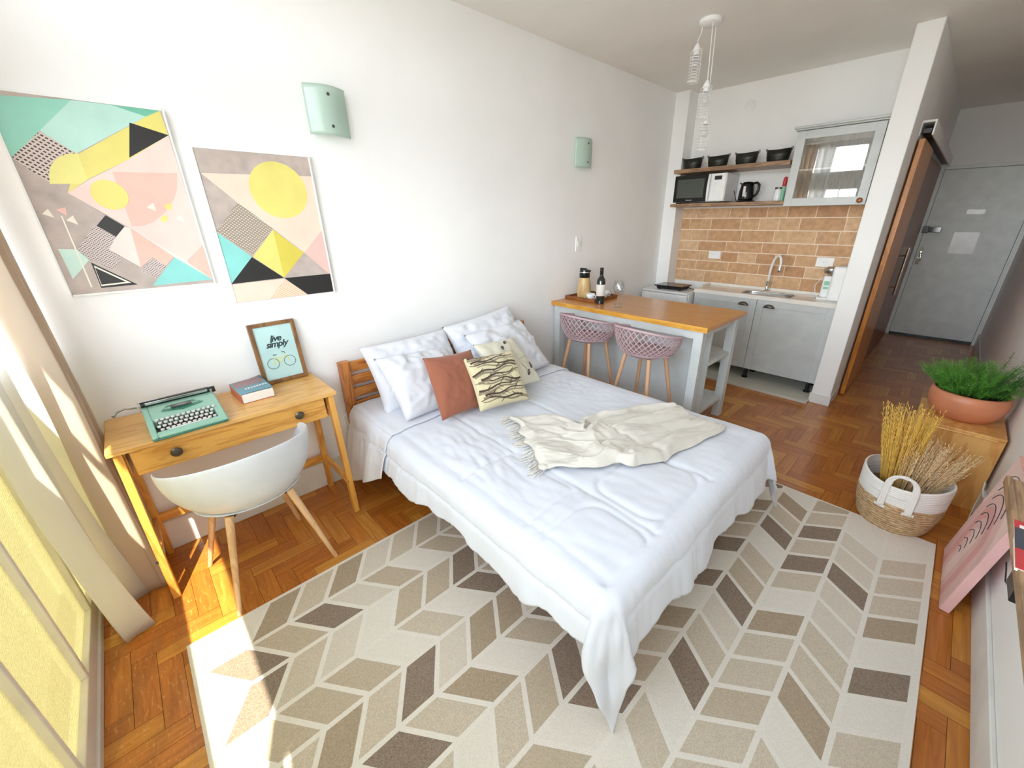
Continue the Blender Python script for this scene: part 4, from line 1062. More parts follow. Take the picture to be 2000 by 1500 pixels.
# jar and pepper mill
t = thing('storage_jar', 'glass jar of white powder with metal lid on the lower shelf', 'jar', (1.142, 5.04, 1.723))
build(MB().lathe([(0, 0), (.036, 0), (.038, .006), (.038, .085), (.03, .1), (.03, .104), (0, .104)], (0, 0, 0), 28), 'body', 'ceramic', t, local=True)
build(MB().lathe([(.031, .102), (.0335, .103), (.0335, .117), (0, .119)], (0, 0, 0), 28), 'lid', 'bronze', t, local=True)
t = thing('lighter_wand', 'red and green kitchen gadget standing beside the jar', 'utensil', (1.196, 4.985, 1.723))
build(MB().lathe([(0, 0), (.014, 0), (.014, .1), (.012, .12)], (0, 0, 0), 16), 'body', 'bright_green', t, local=True)
build(MB().lathe([(.012, .12), (.016, .13), (.017, .17), (.013, .195), (0, .2)], (0, 0, 0), 16), 'head', 'red', t, local=True)
# wall cabinet
t = thing('wall_cabinet', 'grey glazed kitchen wall cabinet with round copper knob', 'cabinet', (1.55, 5.05, 1.675))
X0, X1, Z0, Z1 = 1.248, 1.862, 1.675, 2.255
c_ = MB().box(X0, X0+.016, 4.9, YB-.002, Z0, Z1).box(X1-.016, X1, 4.9, YB-.002, Z0, Z1).box(X0+.016, X1-.016, 4.9, YB-.002, Z0, Z0+.016).box(X0+.016, X1-.016, 4.9, YB-.002, Z1-.016, Z1)
build(c_, 'carcass', 'cabinet', t)
build(B(X0+.016, X1-.016, YB-.012, YB-.002, Z0+.016, Z1-.016), 'back_board', 'backgrey', t)
build(B(X0+.016, X1-.016, 4.93, YB-.012, 1.955, 1.968), 'inner_shelf', 'white', t)
dd = shaker(X0, 1.838, Z0, Z1-.004, 4.88, glass=True, par=t)
build(B(X0+.058, 1.78, 4.888, 4.892, Z0+.058, Z1-.062), 'door_glass', 'cabglass', dd)
build(MB().lathe([(0, 0), (.008, 0), (.007, .01), (.019, .014), (.02, .022), (.012, .028), (0, .029)], (1.80, 4.88, 1.706), 24, mtx=Matrix.Rotation(PI/2, 3, 'X')), 'knob', 'copper', dd)
build(B(X0-.02, X1, 4.862, YB-.002, Z1, Z1+.012).box(X0-.03, X1, 4.85, YB-.002, Z1+.012, Z1+.03), 'cornice', 'cabinet', t, bevel=.004)
def tumbler(x, y, z, r, h, label, cat='glass', m='glass'):
    o = tag(build(MB().lathe([(0, .003), (r*.8, 0), (r, h), (r*.94, h), (r*.74, .006), (0, .006)], (0, 0, 0), 22), 'tumbler', m, flat=False), label, cat, 'glasses inside the wall cabinet'); o.location = (x, y, z); return o
tumbler(1.35, 5.02, 1.692, .03, .1, 'tall tumbler leftmost on the bottom board of the wall cabinet')
tumbler(1.44, 5.0, 1.692, .032, .075, 'low tumbler second from the left inside the wall cabinet')
tumbler(1.54, 5.03, 1.692, .032, .08, 'tumbler in the middle of the wall cabinet bottom')
tumbler(1.62, 5.0, 1.692, .03, .07, 'short tumbler right of the middle in the wall cabinet')
tumbler(1.35, 5.05, 1.969, .028, .12, 'tall glass leftmost on the upper board inside the wall cabinet')

# ------------------------------------------------------------------ hall: sliding doors
t = thing('sliding_door', 'orange wooden sliding door panel hung outside the hall wall', 'door', (2.046, 5.5, 0))
build(B(2.03, 2.066, 5.10, 5.94, .008, 2.13), 'panel', 'slide', t, bevel=.002)
t = thing('sliding_door', 'dark red-brown sliding door panel with steel bar handle in the hall', 'door', (2.025, 7, 0))
build(B(2.016, 2.028, 5.942, 8.12, .008, 2.13), 'panel', 'slidedark', t)
hb = MB(); 
for y in (6.35,): hb.tube([(2.10, y, .80), (2.10, y, 1.28)], .014, 12).tube([(2.026, y, .88), (2.10, y, .88)], .006, 8).tube([(2.026, y, 1.2), (2.10, y, 1.2)], .006, 8)
build(hb, 'bar_handle', 'chrome', t)
struct(B(2.0155, 2.10, 5.10, 8.18, 2.235, 2.25).box(2.09, 2.10, 5.10, 8.18, 2.15, 2.235).box(2.0155, 2.022, 5.10, 8.18, 2.15, 2.235), 'trim_3', 'white', bevel=.001)
struct(B(2.03, 2.08, 5.14, 8.1, 2.17, 2.2), 'trim_4', 'black')

# ------------------------------------------------------------------ bed
t = thing('bed', 'honey pine double bed with slatted headboard against the left wall', 'bed', (1.0, 2.02, 0))
hd = MB()
for y in (1.268, 2.732): build(B(.03, .075, y-.03, y+.03, 0, .80), 'headboard_post', 'honeyz', t, bevel=.003)
for z0, z1 in ((.725, .79), (.64, .70), (.555, .615), (.40, .53)): build(B(.04, .062, 1.298, 2.702, z0, z1), 'headboard_rail', 'honey', t, bevel=.003)
build(B(.075, 2.0, 1.285, 1.31, .20, .30), 'side_rail', 'honey', t, bevel=.002); build(B(.075, 2.0, 2.69, 2.715, .20, .30), 'side_rail', 'honey', t, bevel=.002)
build(B(1.985, 2.01, 1.31, 2.69, .20, .30), 'foot_rail', 'honey', t, bevel=.002)
for y in (1.315, 2.66): build(B(1.95, 2.01, y-.03, y+.03, .010, .30), 'leg', 'honeyz', t, bevel=.003)
build(B(.08, 1.985, 1.312, 2.688, .26, .285), 'slat_base', 'pinex', t)
tag(build(B(.085, 1.975, 1.335, 2.665, .287, .47), 'mattress', 'sheet', bevel=.03, seg=4), 'mattress on the pine bed under the white duvet', 'mattress')

BX0, BX1, BY0, BY1, BZ = .10, 1.985, 1.30, 2.70, .505
def fbm(x, y, z=0): return noise.noise((x, y, z))
def edge(d, r=.06, flare=.16):
    """arc-length d beyond the top edge -> outward, drop"""
    if d <= 0: return 0, 0
    L = r*PI/2*.92
    if d < L: a = d/r; return r*math.sin(a), r*(1-math.cos(a))
    a = L/r; o = r*math.sin(a); z = r*(1-math.cos(a)); e = d-L
    return o+flare*e, z+e*math.sqrt(1-flare*flare)
def seam(d, w_=.012, dep=.009): return dep*math.exp(-(d/w_)**2)
def rrect(x, y, x0, x1, y0, y1, r):
    cx, cy = (x0+x1)/2, (y0+y1)/2; qx = abs(x-cx)-(x1-x0)/2+r; qy = abs(y-cy)-(y1-y0)/2+r
    return math.hypot(max(qx, 0), max(qy, 0))+min(max(qx, qy), 0)-r
def duvet_pt(U, V, x_start, hemL, hemF, hemtab=None, lift=0.0):
    # U cloth coordinate along the bed from x_start, V across; V in BY0-hemL .. BY1+hemL
    du = U-BX1; dv = (BY0-V) if V < BY0 else ((V-BY1) if V > BY1 else 0); sgn = -1 if V < BY0 else 1
    x, y = U, V
    puff = .018*fbm(U*2.2, V*2.2, 1)+.010*fbm(U*5, V*5, 3)
    wr = .0035*fbm(U*9+V*4, V*22-U*6, 7)
    # creased area in the middle of the near half
    cr_ = math.exp(-(((U-1.1)/.35)**2+((V-1.5)/.2)**2)); wr += cr_*.012*fbm(U*10, V*42+U*8, 2)
    cr_ = math.exp(-(((U-.75)/.35)**2+((V-2.5)/.14)**2)); wr += cr_*.010*fbm(U*24, V*40, 5)
    sm = 0
    if U < BX1+.1:
        for (a, b2, c, d_, r) in ((1.63, 1.955, 1.665, 2.08, .09), (1.69, 2.0, 1.25, 1.595, .10), (1.18, 1.60, 1.25, 1.60, .02)):
            sm += seam(rrect(U, V, a, b2, c, d_, r))
        sm += seam(V-(BY0+.03))*.6 + seam(U-(BX1-.02))*.6 + seam(V-1.63)*(U > .65) + seam(V-2.10)*(U > .65)+seam(U-1.66)*(V < 1.63)*.6
    top = BZ+lift+puff+wr-sm
    if du <= 0 and dv <= 0:
        # soften toward the edges
        e = min(BX1-U, V-BY0, BY1-V)
        return Vector((x, y, top-.012*math.exp(-max(e, 0)/.05)))
    if du > 0 and dv > 0:
        d = math.hypot(du, dv); ph = math.atan2(du, dv)
        d *= 1+.45*math.sin(2*ph)**1.0
        o, z = edge(d, .06, .27 if sgn < 0 else .36)
        k_ = min(1, d/.3)
        fold = 1+.18*math.sin(ph*4+.8)*k_-.10*k_*max(0, math.sin((d-.16)*14))
        ph2 = PI/4+(ph-PI/4)*(1+.10*k_)
        nx, ny = math.sin(ph2), math.cos(ph2)*sgn
        o2 = o*fold+.02*fbm(ph*3, d*6, sgn)*min(1, d/.2)
        return Vector((BX1+nx*o2, (BY0 if sgn < 0 else BY1)+ny*o2, max(.014, BZ+lift-.012+puff-z)))
    d = du if du > 0 else dv; s_ = V if du > 0 else U
    o, z = edge(d); hang = min(1, max(0, (d-.07)/.15))
    rip = hang*(.004*math.sin(s_*30+5*fbm(s_*3, 0, 2))+.024*fbm(s_*3.2, d*2, 11)+.006*fbm(s_*16, d*3, 12)) + .004*fbm(s_*45, d*6, 5)*min(1, d/.1)
    gro = seam(d-.13, .01, .008)
    o += rip-gro
    if du > 0: return Vector((BX1+o, V, BZ+lift-.012+puff*.6-z))
    return Vector((U, (BY0-o) if sgn < 0 else (BY1+o), BZ+lift-.012+puff*.6-z))
def hem_side(U): # arc length of overhang along the near side
    return .235 + .02*math.sin(U*9) + .012*math.sin(U*23+1)
def hem_foot(V): return .29 + .012*math.sin(V*11) + .01*math.sin(V*27)
mb = MB(); NU, NV = 190, 180
def dfn(u, v):
    # piecewise mapping so the border follows wavy hems
    V = None; t0 = .17; 
    if v < t0: V = BY0 - (1-v/t0)*1.0
    elif v > 1-t0: V = BY1 + (v-(1-t0))/t0*1.0
    else: V = BY0+(v-t0)/(1-2*t0)*(BY1-BY0)
    s0 = .15
    U = BX1 + (u-(1-s0))/s0*1.0 if u > 1-s0 else .50+(u/(1-s0))*(BX1-.50)
    if V < BY0: V = BY0-(BY0-V)*hem_side(min(U, BX1))
    if V > BY1: V = BY1+(V-BY1)*hem_side(min(U, BX1)+3)
    if U > BX1: U = BX1+(U-BX1)*hem_foot(min(max(V, BY0), BY1))
    return duvet_pt(U, V, .5, 0, 0)
mb.grid(NU, NV, dfn)
duvet = tag(build(mb, 'duvet', 'duvet', flat=False, solid=.014), 'white quilted duvet spread over the bed, one corner touching the rug', 'duvet')
# folded-back head section hanging lower on the near side
mb = MB()
def sfn(u, v):
    U = .085+u*.50
    t0 = .27
    L1 = .49-.22*u**1.5
    if v < t0: V = BY0-(1-v/t0)*L1
    elif v > 1-.2: V = BY1+(v-.8)/.2*.25
    else: V = BY0+(v-t0)/(1-.2-t0)*(BY1-BY0)
    p = duvet_pt(U, V, 0, 0, 0, lift=.016)
    if V < BY0: p.y -= .03*(BY0-V)/.4 + .018*math.sin(U*30+2)*min(1, (BY0-V)/.3); p.z = max(p.z, .06)
    if V < BY0 and p.y > 1.225 - 0: p.y = min(p.y, 1.27 if p.z > .40 else 1.215)
    return p
mb.grid(70, 130, sfn)
tag(build(mb, 'bed_sheet', 'sheet', flat=False, solid=.008), 'white top sheet at the head of the bed hanging over the near side', 'sheet')

# pillows and cushions
def cushion(name, label, c, a, b2, n, w_, h_, th, m, seed, pinch=.10, wr=.006, deco=None, cat='cushion', group=None, ruffle=0):
    a = Vector(a).normalized(); n = Vector(n); n = (n-a*n.dot(a)).normalized(); b2 = n.cross(a).normalized()
    R = Matrix((a, b2, n)).transposed()
    o = thing(name, label, cat, c, 0, group)
    o.rotation_mode = 'QUATERNION'; o.rotation_quaternion = R.to_quaternion()
    def S(s_, t_, side):
        x, y = s_*2-1, t_*2-1
        ed = (1-abs(x)**2.6)*(1-abs(y)**2.6)
        zz = th/2*max(0, ed)**.52*(1+.12*noise.noise((x*3+seed, y*3, side*2)))
        px = x*(1-pinch*(1-abs(y)**2.2)*.55*abs(x)**3) ; py = y*(1-pinch*(1-abs(x)**2.2)*.55*abs(y)**3)
        wz = wr*(noise.noise((x*2.6+seed, y*2.6, side))+.6*noise.noise((x*7+seed, y*7, side))+.35*(1-2*abs(noise.noise((x*4+y*3+seed, y*5-x*2, side*3)))))*min(1, ed*3+.15)
        return Vector((px*w_/2, py*h_/2, side*zz+wz))
    mb = MB(); n_ = 34
    mb.grid(n_, n_, lambda u, v: S(u, v, 1)); mb.grid(n_, n_, lambda u, v: S(u, v, -1))
    bmesh.ops.remove_doubles(mb.bm, verts=mb.bm.verts, dist=.0025)
    build(mb, 'cover', m, o, local=True, flat=False)
    if deco: deco(o, S, w_, h_)
    return o
def surf_strip(mb, S, pts, wd, w_, h_, off=.0012):
    """flat printed strip following the cushion surface; pts in s,t"""
    L = []
    for i, (s_, t_) in enumerate(pts):
        d = Vector((pts[min(i+1, len(pts)-1)][0]-pts[max(i-1, 0)][0], pts[min(i+1, len(pts)-1)][1]-pts[max(i-1, 0)][1])); d.normalize()
        k = wd*(.75-.5*i/(len(pts)-1)) if isinstance(wd, float) else wd[i]
        nn = (-d.y*k, d.x*k); q = []
        for sg in (-1, 1):
            a_, b_ = min(max(s_+sg*nn[0], .01), .99), min(max(t_+sg*nn[1], .01), .99); p = S(a_, b_, 1); p.z += off; q.append(mb.bm.verts.new(p))
        L.append(q)
    for A, C in zip(L, L[1:]): mb._f([A[0], A[1], C[1], C[0]])
def branches(o, S, w_, h_):
    random.seed(21)
    for m, off in (('branch2', 0), ('branch1', .045)):
        mb = MB()
        for k in range(9):
            t0 = .06+k*.105+off; s0 = random.uniform(0, .15); dr = 1 if (k % 3) else -1
            pts = [((s0+i*.045) if dr > 0 else (1-s0-i*.045), t0+.02*math.sin(i*.6+k)+.004*i) for i in range(int(random.uniform(18, 23)))]
            pts = [p for p in pts if .02 < p[0] < .98 and .02 < p[1] < .98]
            if len(pts) < 4: continue
            surf_strip(mb, S, pts, .032 if m == 'branch2' else .025, w_, h_, .0012 if m == 'branch2' else .002)
            for j in range(3, len(pts)-4, 5):
                p = pts[j]; sg = 1 if j % 2 else -1
                q = [(p[0]+dr*i*.03, p[1]+sg*(.012*i+.004*i*i)) for i in range(4)]
                surf_strip(mb, S, [x for x in q if .02 < x[0] < .98 and .02 < x[1] < .98] if all(.02 < x[0] < .98 and 0.02 < x[1] < .98 for x in q) else [p, (p[0]+.01*dr, p[1])], .014, w_, h_, .0013 if m == 'branch2' else .0021)
        build(mb, 'branch_print', m, o, local=True, flat=False, recalc=True)
def dragon(o, S, w_, h_):
    mb = MB()
    def bodyp(s0, t0, s1, t1, w0, tip=False):
        n = 9; pts = [(s0+(s1-s0)*i/n, t0+(t1-t0)*i/n) for i in range(n+1)]
        surf_strip(mb, S, pts, [w0*max(.08, math.sin(PI*min(1, .06+.94*i/n))**.7) for i in range(n+1)], w_, h_, .0013)
    bodyp(.62, .44, .72, .12, .008); 
    for (s1, t1) in ((.42, .76), (.66, .86), (.92, .52), (.95, .3)): bodyp(.62, .46, s1, t1, .0035)
    build(mb, 'insect_body_print', 'branch2', o, local=True, flat=False)
    for (s0, t0, s1, t1, wd_) in ((.40, .72, .50, .80, .035), (.56, .84, .66, .92, .032), (.66, .13, .76, .24, .035), (.86, .26, .93, .40, .04)):
        mb = MB(); n = 9; pts = [(s0+(s1-s0)*i/n, t0+(t1-t0)*i/n) for i in range(n+1)]
        surf_strip(mb, S, pts, [wd_*max(.08, math.sin(PI*min(1, .06+.94*i/n))**.7) for i in range(n+1)], w_, h_, .0013)
        build(mb, 'insect_wing_print', 'branch1', o, local=True, flat=False)
def nrm(c, th): pass
G = None
cushion('pillow', 'white pillow behind, at the near end of the headboard', (.235, 1.655, .70), (0.02, 1, .02), None, (.85, -.05, .53), .60, .44, .17, 'pillow', 1, cat='pillow', wr=.022)
cushion('pillow', 'white pillow in front, near side, behind the rust cushion', (.385, 1.63, .672), (-.12, 1, -.08), None, (.72, .1, .68), .52, .42, .17, 'pillow', 5, cat='pillow', wr=.022)
cushion('pillow', 'white pillow behind, at the far end of the headboard', (.235, 2.26, .745), (0.0, 1, .10), None, (.85, .0, .50), .62, .44, .15, 'pillow', 9, cat='pillow', wr=.022)
cushion('pillow', 'white pillow in front on the far side, behind the insect cushion', (.375, 2.33, .70), (-.15, 1, .0), None, (.70, .15, .70), .60, .44, .15, 'pillow', 13, cat='pillow', wr=.022)
cushion('cushion', 'plain rust brown cushion leaning on the white pillows', (.624, 1.694, .700), (-.103, .989, -.103), None, (.88, .139, .453), .36, .365, .12, 'rust', 17)
cushion('cushion', 'cream cushion printed with a dark winged insect, rear right', (.600, 2.115, .712), (-.09, .992, -.089), None, (.661, .127, .739), .375, .375, .10, 'creamfab', 23, deco=dragon)
cushion('cushion', 'pale yellow cushion with brown branch print, in front', (.745, 1.895, .700), (.216, .976, -.007), None, (.757, -.163, .633), .335, .335, .11, 'yellowfab', 29, deco=branches)

# throw blanket
def bez(P, t_):
    n = len(P)-1; x = min(t_*n, n-1e-6); i = int(x); f = x-i
    p0 = Vector(P[max(i-1, 0)]); p1 = Vector(P[i]); p2 = Vector(P[i+1]); p3 = Vector(P[min(i+2, n)])
    return .5*((2*p1)+(-p0+p2)*f+(2*p0-5*p1+4*p2-p3)*f*f+(-p0+3*p1-3*p2+p3)*f**3)
SA = [(.90, 1.86), (1.08, 2.0), (1.27, 2.03), (1.24, 2.22), (1.38, 2.5), (1.50, 2.64)]
SB = [(1.42, 1.60), (1.55, 1.74), (1.62, 1.83), (1.72, 1.97), (1.80, 2.25), (1.84, 2.60)]
mb = MB()
def top_z(x, y): return duvet_pt(min(x, BX1), min(max(y, BY0), BY1), 0, 0, 0).z
def tfn(u, v):
    a = bez(SA, u); b2 = bez(SB, u); p = a.lerp(b2, v)
    ph = v*22+2.6*noise.noise((u*2.5, v*2, 4))+u*3
    r1 = abs(math.sin(ph*.5))**1.3; r2 = noise.noise((u*7, v*9, 2)); r3 = noise.noise((u*3, v*4, 8))
    hgt = .022+.040*r1*(.6+.7*r3)+.022*r2+.006*noise.noise((u*22, v*34, 1))
    ed = min(v, 1-v, u*2, (1-u)*2); hgt *= min(1, .35+ed*9)
    # twist knot where the shawl is gathered
    k = math.exp(-(((u-.42)/.06)**2)); hgt += .02*k*abs(math.sin(v*9))
    p = Vector((p.x+.045*noise.noise((u*7, v*6, 6)), p.y+.05*noise.noise((u*6, v*7, 9))))
    return Vector((p.x, p.y, top_z(p.x, p.y)+.010+max(0, hgt)))
mb.grid(150, 110, tfn)
th = thing('throw_blanket', 'cream knitted throw with fringe crumpled across the duvet', 'blanket', (1.4, 2.1, .52))
build(mb, 'blanket', 'throw', th, flat=False, solid=.005)
fr = MB(); random.seed(4)
for i in range(60):
    v = i/59; p = tfn(0, v); o_ = Vector((-.3, -.95, 0)).normalized(); L = random.uniform(.045, .075); o_ = (o_+Vector((random.uniform(-.5, .5), random.uniform(-.3, .3), 0))).normalized()
    pts = []
    for j in range(4): q = p+o_*L*j/3; q.z = max(top_z(q.x, q.y)+.011, p.z*(1-j/3)+(top_z(q.x, q.y)+.011)*j/3); pts.append(q)
    fr.tube(pts, [.003, .0028, .0028, .004], 5)
build(fr, 'fringe', 'throw', th, flat=False)['kind'] = 'stuff'

# ------------------------------------------------------------------ basket with dried grasses
BC = (2.612, 3.20)
t = thing('basket', 'oval rope basket, white above and seagrass below, on the rug corner', 'basket', (BC[0], BC[1], .0))
def bprof(z0, z1, n, r0, r1):
    out = []
    for i in range(n*6+1):
        f = i/(n*6); out.append((r0+(r1-r0)*math.sin(f*PI/2)+.0022*abs(math.sin(f*n*PI)), z0+(z1-z0)*f))
    return out
tl = Matrix.Rotation(math.radians(0), 3, 'Z')
lowz = MB().lathe([(0, .012), (.12, .010)]+bprof(.011, .185, 15, .15, .182), (0, 0, 0), 56)
build(lowz, 'seagrass_wall', 'seagrass', t, local=True, flat=False, solid=.006)
hi = MB().lathe(bprof(.185, .30, 11, .183, .186)+[(.186, .302), (.178, .302)]+bprof(.3, .19, 11, .178, .176), (0, 0, 0), 56, fx=lambda p, a: Vector((p.x, p.y, p.z+(.012*math.cos(2*a+.6) if p.z > .24 else 0))))
build(hi, 'rope_wall', 'rope', t, local=True, flat=False)
build(MB().lathe([(0, .02), (.145, .02), (.15, .03)], (0, 0, 0), 40), 'basket_base', 'seagrass', t, local=True)
def bhandle(ang, R=.192):
    hb = MB(); pts = []
    for s_ in (-1,): pass
    def P(da, z): a = ang+da; return (R*math.cos(a), R*math.sin(a), z)
    pts = [P(-.30, .165), P(-.30, .23), P(-.29, .30), P(-.25, .335), P(-.14, .36), P(0, .366), P(.14, .36), P(.25, .335), P(.29, .30), P(.30, .23), P(.30, .165)]
    sm_ = []
    for i in range(len(pts)-1):
        for j in range(4): sm_.append(Vector(bez(pts, (i+j/4)/(len(pts)-1))))
    sm_.append(Vector(pts[-1]))
    for dr in (-.009, 0, .009): hb.tube([p+Vector((0, 0, dr*.4))+Vector((-math.sin(ang), math.cos(ang), 0))*dr*(1 if k > 20 else -1)*-1 for k, p in enumerate(sm_)], .0065, 8)
    build(hb, 'handle', 'rope', t, local=True, flat=False)
    st = MB()
    for da in (-.30, .30):
        a = ang+da; c = Vector((R*math.cos(a), R*math.sin(a), .165)); tv = Vector((-math.sin(a), math.cos(a), 0)); st.bar(c-tv*.024, c+tv*.024, .006, .012)
    build(st, 'stitching', 'rope', t, local=True)
bhandle(math.radians(-93)); bhandle(math.radians(87))
def bundle(name, label, base, tipc, spread, n, m, L, seed, wid=.0011, head=.1):
    random.seed(seed); t = thing(name, label, 'dried grass', base); mb = MB(); hd = MB(); base = Vector(base); ax = (Vector(tipc)-base).normalized()
    s1 = ax.cross(Vector((1, 0, 0))).normalized(); s2 = ax.cross(s1)
    for i in range(n):
        a = random.uniform(0, 2*PI); r = spread*math.sqrt(random.random()); l = L*random.uniform(.72, 1.0)
        p0 = base+(s1*math.cos(a)+s2*math.sin(a))*r*.16
        d = (ax+(s1*math.cos(a)+s2*math.sin(a))*r).normalized(); p1 = p0+d*l*.6; p2 = p0+d*l+(s1*math.cos(a)+s2*math.sin(a))*r*.10*l
        mb.tube([p0, p1, p2], [wid, wid, wid*.6], 4)
        q = p1.lerp(p2, .0)
        for j in range(9):
            f = j/8; c = p1.lerp(p2, f*1.0); aa = random.uniform(0, 2*PI)
            e_ = c+(p2-p1).normalized()*.016+(s1*math.cos(aa)+s2*math.sin(aa))*random.uniform(.003, head*.09)
            hd.tube([c, c.lerp(e_, .5), e_], [.0007, .0018, .0004], 4)
    a_ = build(mb, 'stems', m, t, flat=False); b_ = build(hd, 'seed_heads', m, t, flat=False); a_['kind'] = 'stuff'; b_['kind'] = 'stuff'
bundle('dried_grass_bundle', 'golden dried wheat bundle standing tall in the basket', (2.575, 3.17, .04), (2.535, 3.25, .62), .15, 240, 'wheat', .63, 3)
bundle('dried_grass_bundle', 'pale straw-coloured wheat bundle, the shorter one in the basket', (2.62, 3.19, .05), (2.675, 3.31, .55), .30, 230, 'wheat2', .47, 9)
tag(build(MB().lathe([(0, .10), (.14, .09), (.15, .06), (.1, .031), (0, .031)], (BC[0], BC[1], 0), 32), 'dark_cloth', 'soil', flat=False), 'dark brown filling bundled inside the rope basket', 'cloth')

# wooden cube with plant
t = thing('wooden_cube', 'square pine cube stool against the right wall under the fern', 'stool', (2.755, 3.83, 0))
WX0, WX1, WY0, WY1, WZ = 2.567, W-.016, 3.615, 4.06, .47
build(B(WX0, WX1, WY0, WY1, 0, WZ-.018), 'box_body', 'cube', t, bevel=.002)
build(B(WX0-.002, WX1, WY0-.002, WY1, WZ-.017, WZ), 'box_top', 'cube', t, bevel=.003)
build(MB().tube([(WX0+.005, WY0-.003, WZ-.02), (WX1-.03, WY0-.003, WZ-.02)], .005, 8), 'dowel_edge', 'pinetop', t)
PCN = (2.752, 3.86, WZ)
t = thing('potted_fern', 'asparagus fern in a wide terracotta bowl on the pine cube', 'plant', PCN)
build(MB().lathe([(0, .003), (.115, 0), (.128, .006), (.160, .045), (.172, .09), (.174, .125), (.168, .158), (.160, .165), (.156, .16), (.16, .13), (.155, .08), (.12, .03), (0, .025)], (0, 0, 0), 48), 'terracotta_bowl', 'terra', t, local=True, flat=False)
build(MB().lathe([(0, .142), (.158, .14)], (0, 0, 0), 40), 'soil', 'soil', t, local=True, flat=False)
random.seed(12)
fol = MB(); dk = MB()
def frond(mb, a, r0, L, up, droop, dens, wl):
    p = Vector((r0*math.cos(a), r0*math.sin(a), .145)); d = Vector((math.cos(a)*(1-up), math.sin(a)*(1-up), up)).normalized(); pts = [p]
    n = 9
    for i in range(n): d = (d+Vector((0, 0, -droop))+Vector((random.uniform(-.1, .1), random.uniform(-.1, .1), 0))).normalized(); p = p+d*L/n; pts.append(p)
    mb.tube(pts, [.0014]*5+[.0009]*5, 4)
    for i in range(2, n+1):
        for s_ in range(dens):
            q = pts[i-1].lerp(pts[i], random.random()); aa = random.uniform(0, 2*PI); e_ = q+Vector((math.cos(aa), math.sin(aa), random.uniform(-.2, .7)))*wl*random.uniform(.5, 1)
            v1 = (e_-q); sd = v1.cross(Vector((0, 0, 1))).normalized()*.0009
            A = [mb.bm.verts.new(x) for x in (q-sd, q+sd, e_+sd*.5, e_-sd*.5)]; mb._f(A)
            for k in range(3):
                c = q.lerp(e_, .35+.25*k); e2 = c+Vector((random.uniform(-1, 1), random.uniform(-1, 1), random.uniform(-.3, .9)))*wl*.4
                A = [mb.bm.verts.new(x) for x in (c-sd, c+sd, e2)]; mb._f(A)
for i in range(170): frond(fol, random.uniform(0, 2*PI), .13*math.sqrt(random.random()), random.uniform(.10, .20), random.uniform(.45, .95), random.uniform(.01, .09), 9, .03)
for i in range(22): frond(fol, math.radians(random.uniform(110, 250)), .12, random.uniform(.13, .2), random.uniform(.45, .7), random.uniform(.02, .07), 8, .026)
for i in range(12): frond(dk, math.radians(random.uniform(-60, 10)), .10, random.uniform(.26, .34), random.uniform(.55, .8), random.uniform(-.01, .04), 5, .03)
for mb_ in (fol, dk):
    for v_ in mb_.bm.verts: v_.co.x = min(v_.co.x, W-.004-PCN[0])
for o_ in (build(fol, 'foliage', 'leaf', t, local=True, flat=False, recalc=False), build(dk, 'long_fronds', 'leafdark', t, local=True, flat=False, recalc=False)): o_['kind'] = 'stuff'
tag(build(MB().tube([(W-.02, 3.50, .16), (W-.03, 3.52, .2), (W-.03, 3.55, .23), (W-.018, 3.59, .2), (W-.018, 3.6, .03), (W-.03, 3.5, .006), (W-.03, 3.2, .006)], .003, 8), 'cable', 'cord', flat=False), 'thin white cable between the pine cube and the right wall', 'cable')

# ------------------------------------------------------------------ pink canvas leaning on the right wall
t = thing('leaning_canvas', 'pink canvas with black arches leaning against the right wall', 'picture', (2.856, 2.86, 0))
LN = math.radians(7.4); t.rotation_euler = (0, LN, 0)
CW = .245; CHh = .60
build(MB().box(-.017, .017, -CW, CW, .001, CHh), 'canvas', 'pink4', t, local=True, bevel=.002)
ar = MB(); X = -.0175
def strip(y0, y1, m, z0=0.002, z1=CHh-.002):
    ar.use(m); ar.poly([(X, y0, z0), (X, y1, z0), (X, y1, z1), (X, y0, z1)])
strip(-CW+.002, CW-.002, 'pink3'); X -= .0002
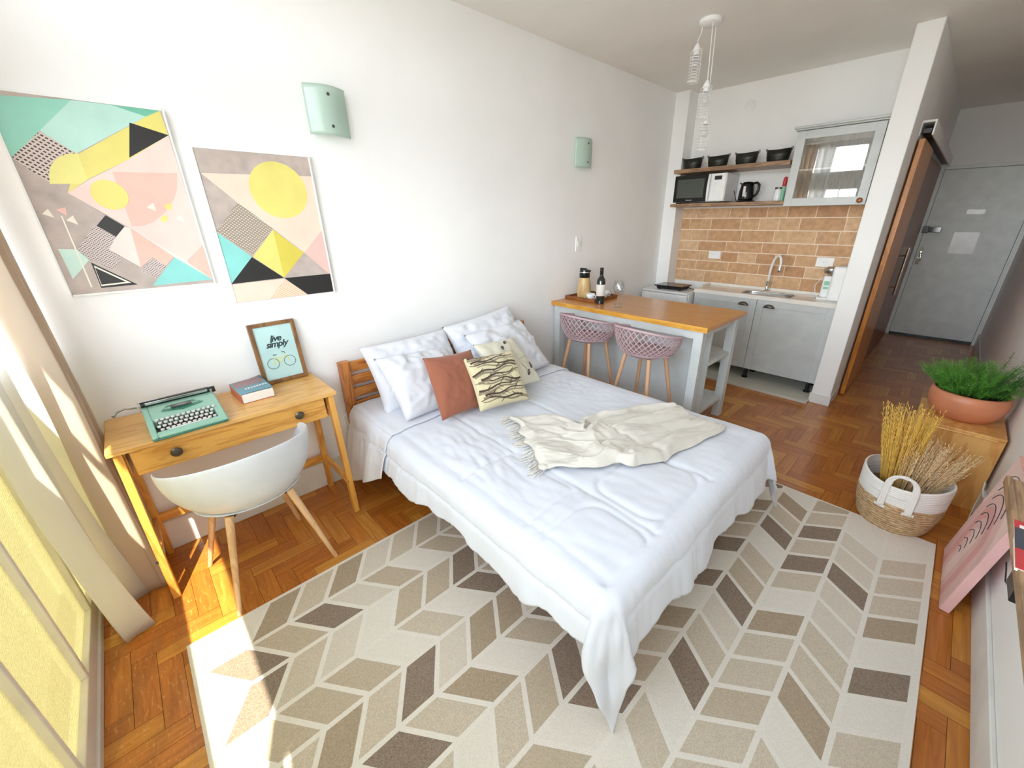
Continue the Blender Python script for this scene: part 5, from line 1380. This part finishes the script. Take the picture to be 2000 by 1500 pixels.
# nested arches, seen from the room: bands of pink under dark arch lines
def arch(cy, r, zt, m):
    ar.use(m); pts = [(X, cy-r, .002)] + [(X, cy-r*math.cos(PI*i/20), zt+r*math.sin(PI*i/20)) for i in range(21)] + [(X, cy+r, .002)]
    ar.poly(pts)
for i, (r, m) in enumerate(((.235, 'pink'), (.16, 'pink2'), (.10, 'pink'), (.05, 'pink3'))): arch(-.0, r, .26, m); X -= .00015
build(ar, 'painted_bands', None, t, local=True, flat=False, recalc=False)
al = MB()
for i in range(9):
    zt = .13+.035*i; r = .03+.017*i
    al.tube([(X-.0004, .055-.004*i-r*math.cos(PI*j/20), zt+r*math.sin(PI*j/20)) for j in range(3, 18)], .0016, 5)
build(al, 'arch_lines', 'ink', t, local=True, flat=False)

# wall-hung walnut rack with magazines
RZ = .75; RXF = 2.82
t = thing('wall_rack', 'walnut wall shelf along the right edge holding a red magazine', 'shelf', (2.87, 1.5, RZ))
build(B(RXF, W-.001, .35, 2.465, RZ-.02, RZ), 'shelf_board', 'rack', t, bevel=.001)
build(B(RXF-.014, RXF, .35, 2.47, RZ-.024, RZ+.006), 'front_edge', 'rack', t, bevel=.001)
t = thing('magazine', 'red and black magazine lying on the walnut wall shelf', 'magazine', (2.875, 2.02, RZ), math.radians(-2))
build(MB().box(-.07, .07, -.13, .13, .0, .008), 'pages', 'paper', t, local=True)
mc = MB().use('red'); mc.box(-.07, .07, -.13, .13, .008, .0092); mc.use('navy'); mc.box(-.07, .07, -.03, .085, .0092, .0096); mc.use('paper'); mc.box(-.06, .03, .088, .105, .0092, .0098).box(-.05, .0, .02, .03, .0096, .01).box(-.03, .04, -.06, -.045, .0092, .0097); mc.use('red'); mc.box(-.03, .05, .0, .014, .0096, .01)
build(mc, 'front_cover', None, t, local=True)
tag(build(B(W-.045, W-.001, 2.27, 2.39, .405, .455), 'power_adapter', 'black', bevel=.004), 'black power adapter on the right wall below the walnut shelf', 'adapter')
tag(build(MB().tube([(W-.03, 2.39, .42), (W-.022, 2.43, .36), (W-.02, 2.5, .33), (W-.02, 2.56, .345), (W-.02, 2.6, .35)], .0025, 8), 'cable', 'black', flat=False), 'thin black cable running from the power adapter behind the pink canvas', 'cable')
tag(build(B(W-.02, W-.001, 2.60, 3.15, .60, .92), 'wall_panel', 'peach', bevel=.001), 'peach coloured panel on the right wall above the pink canvas', 'picture')
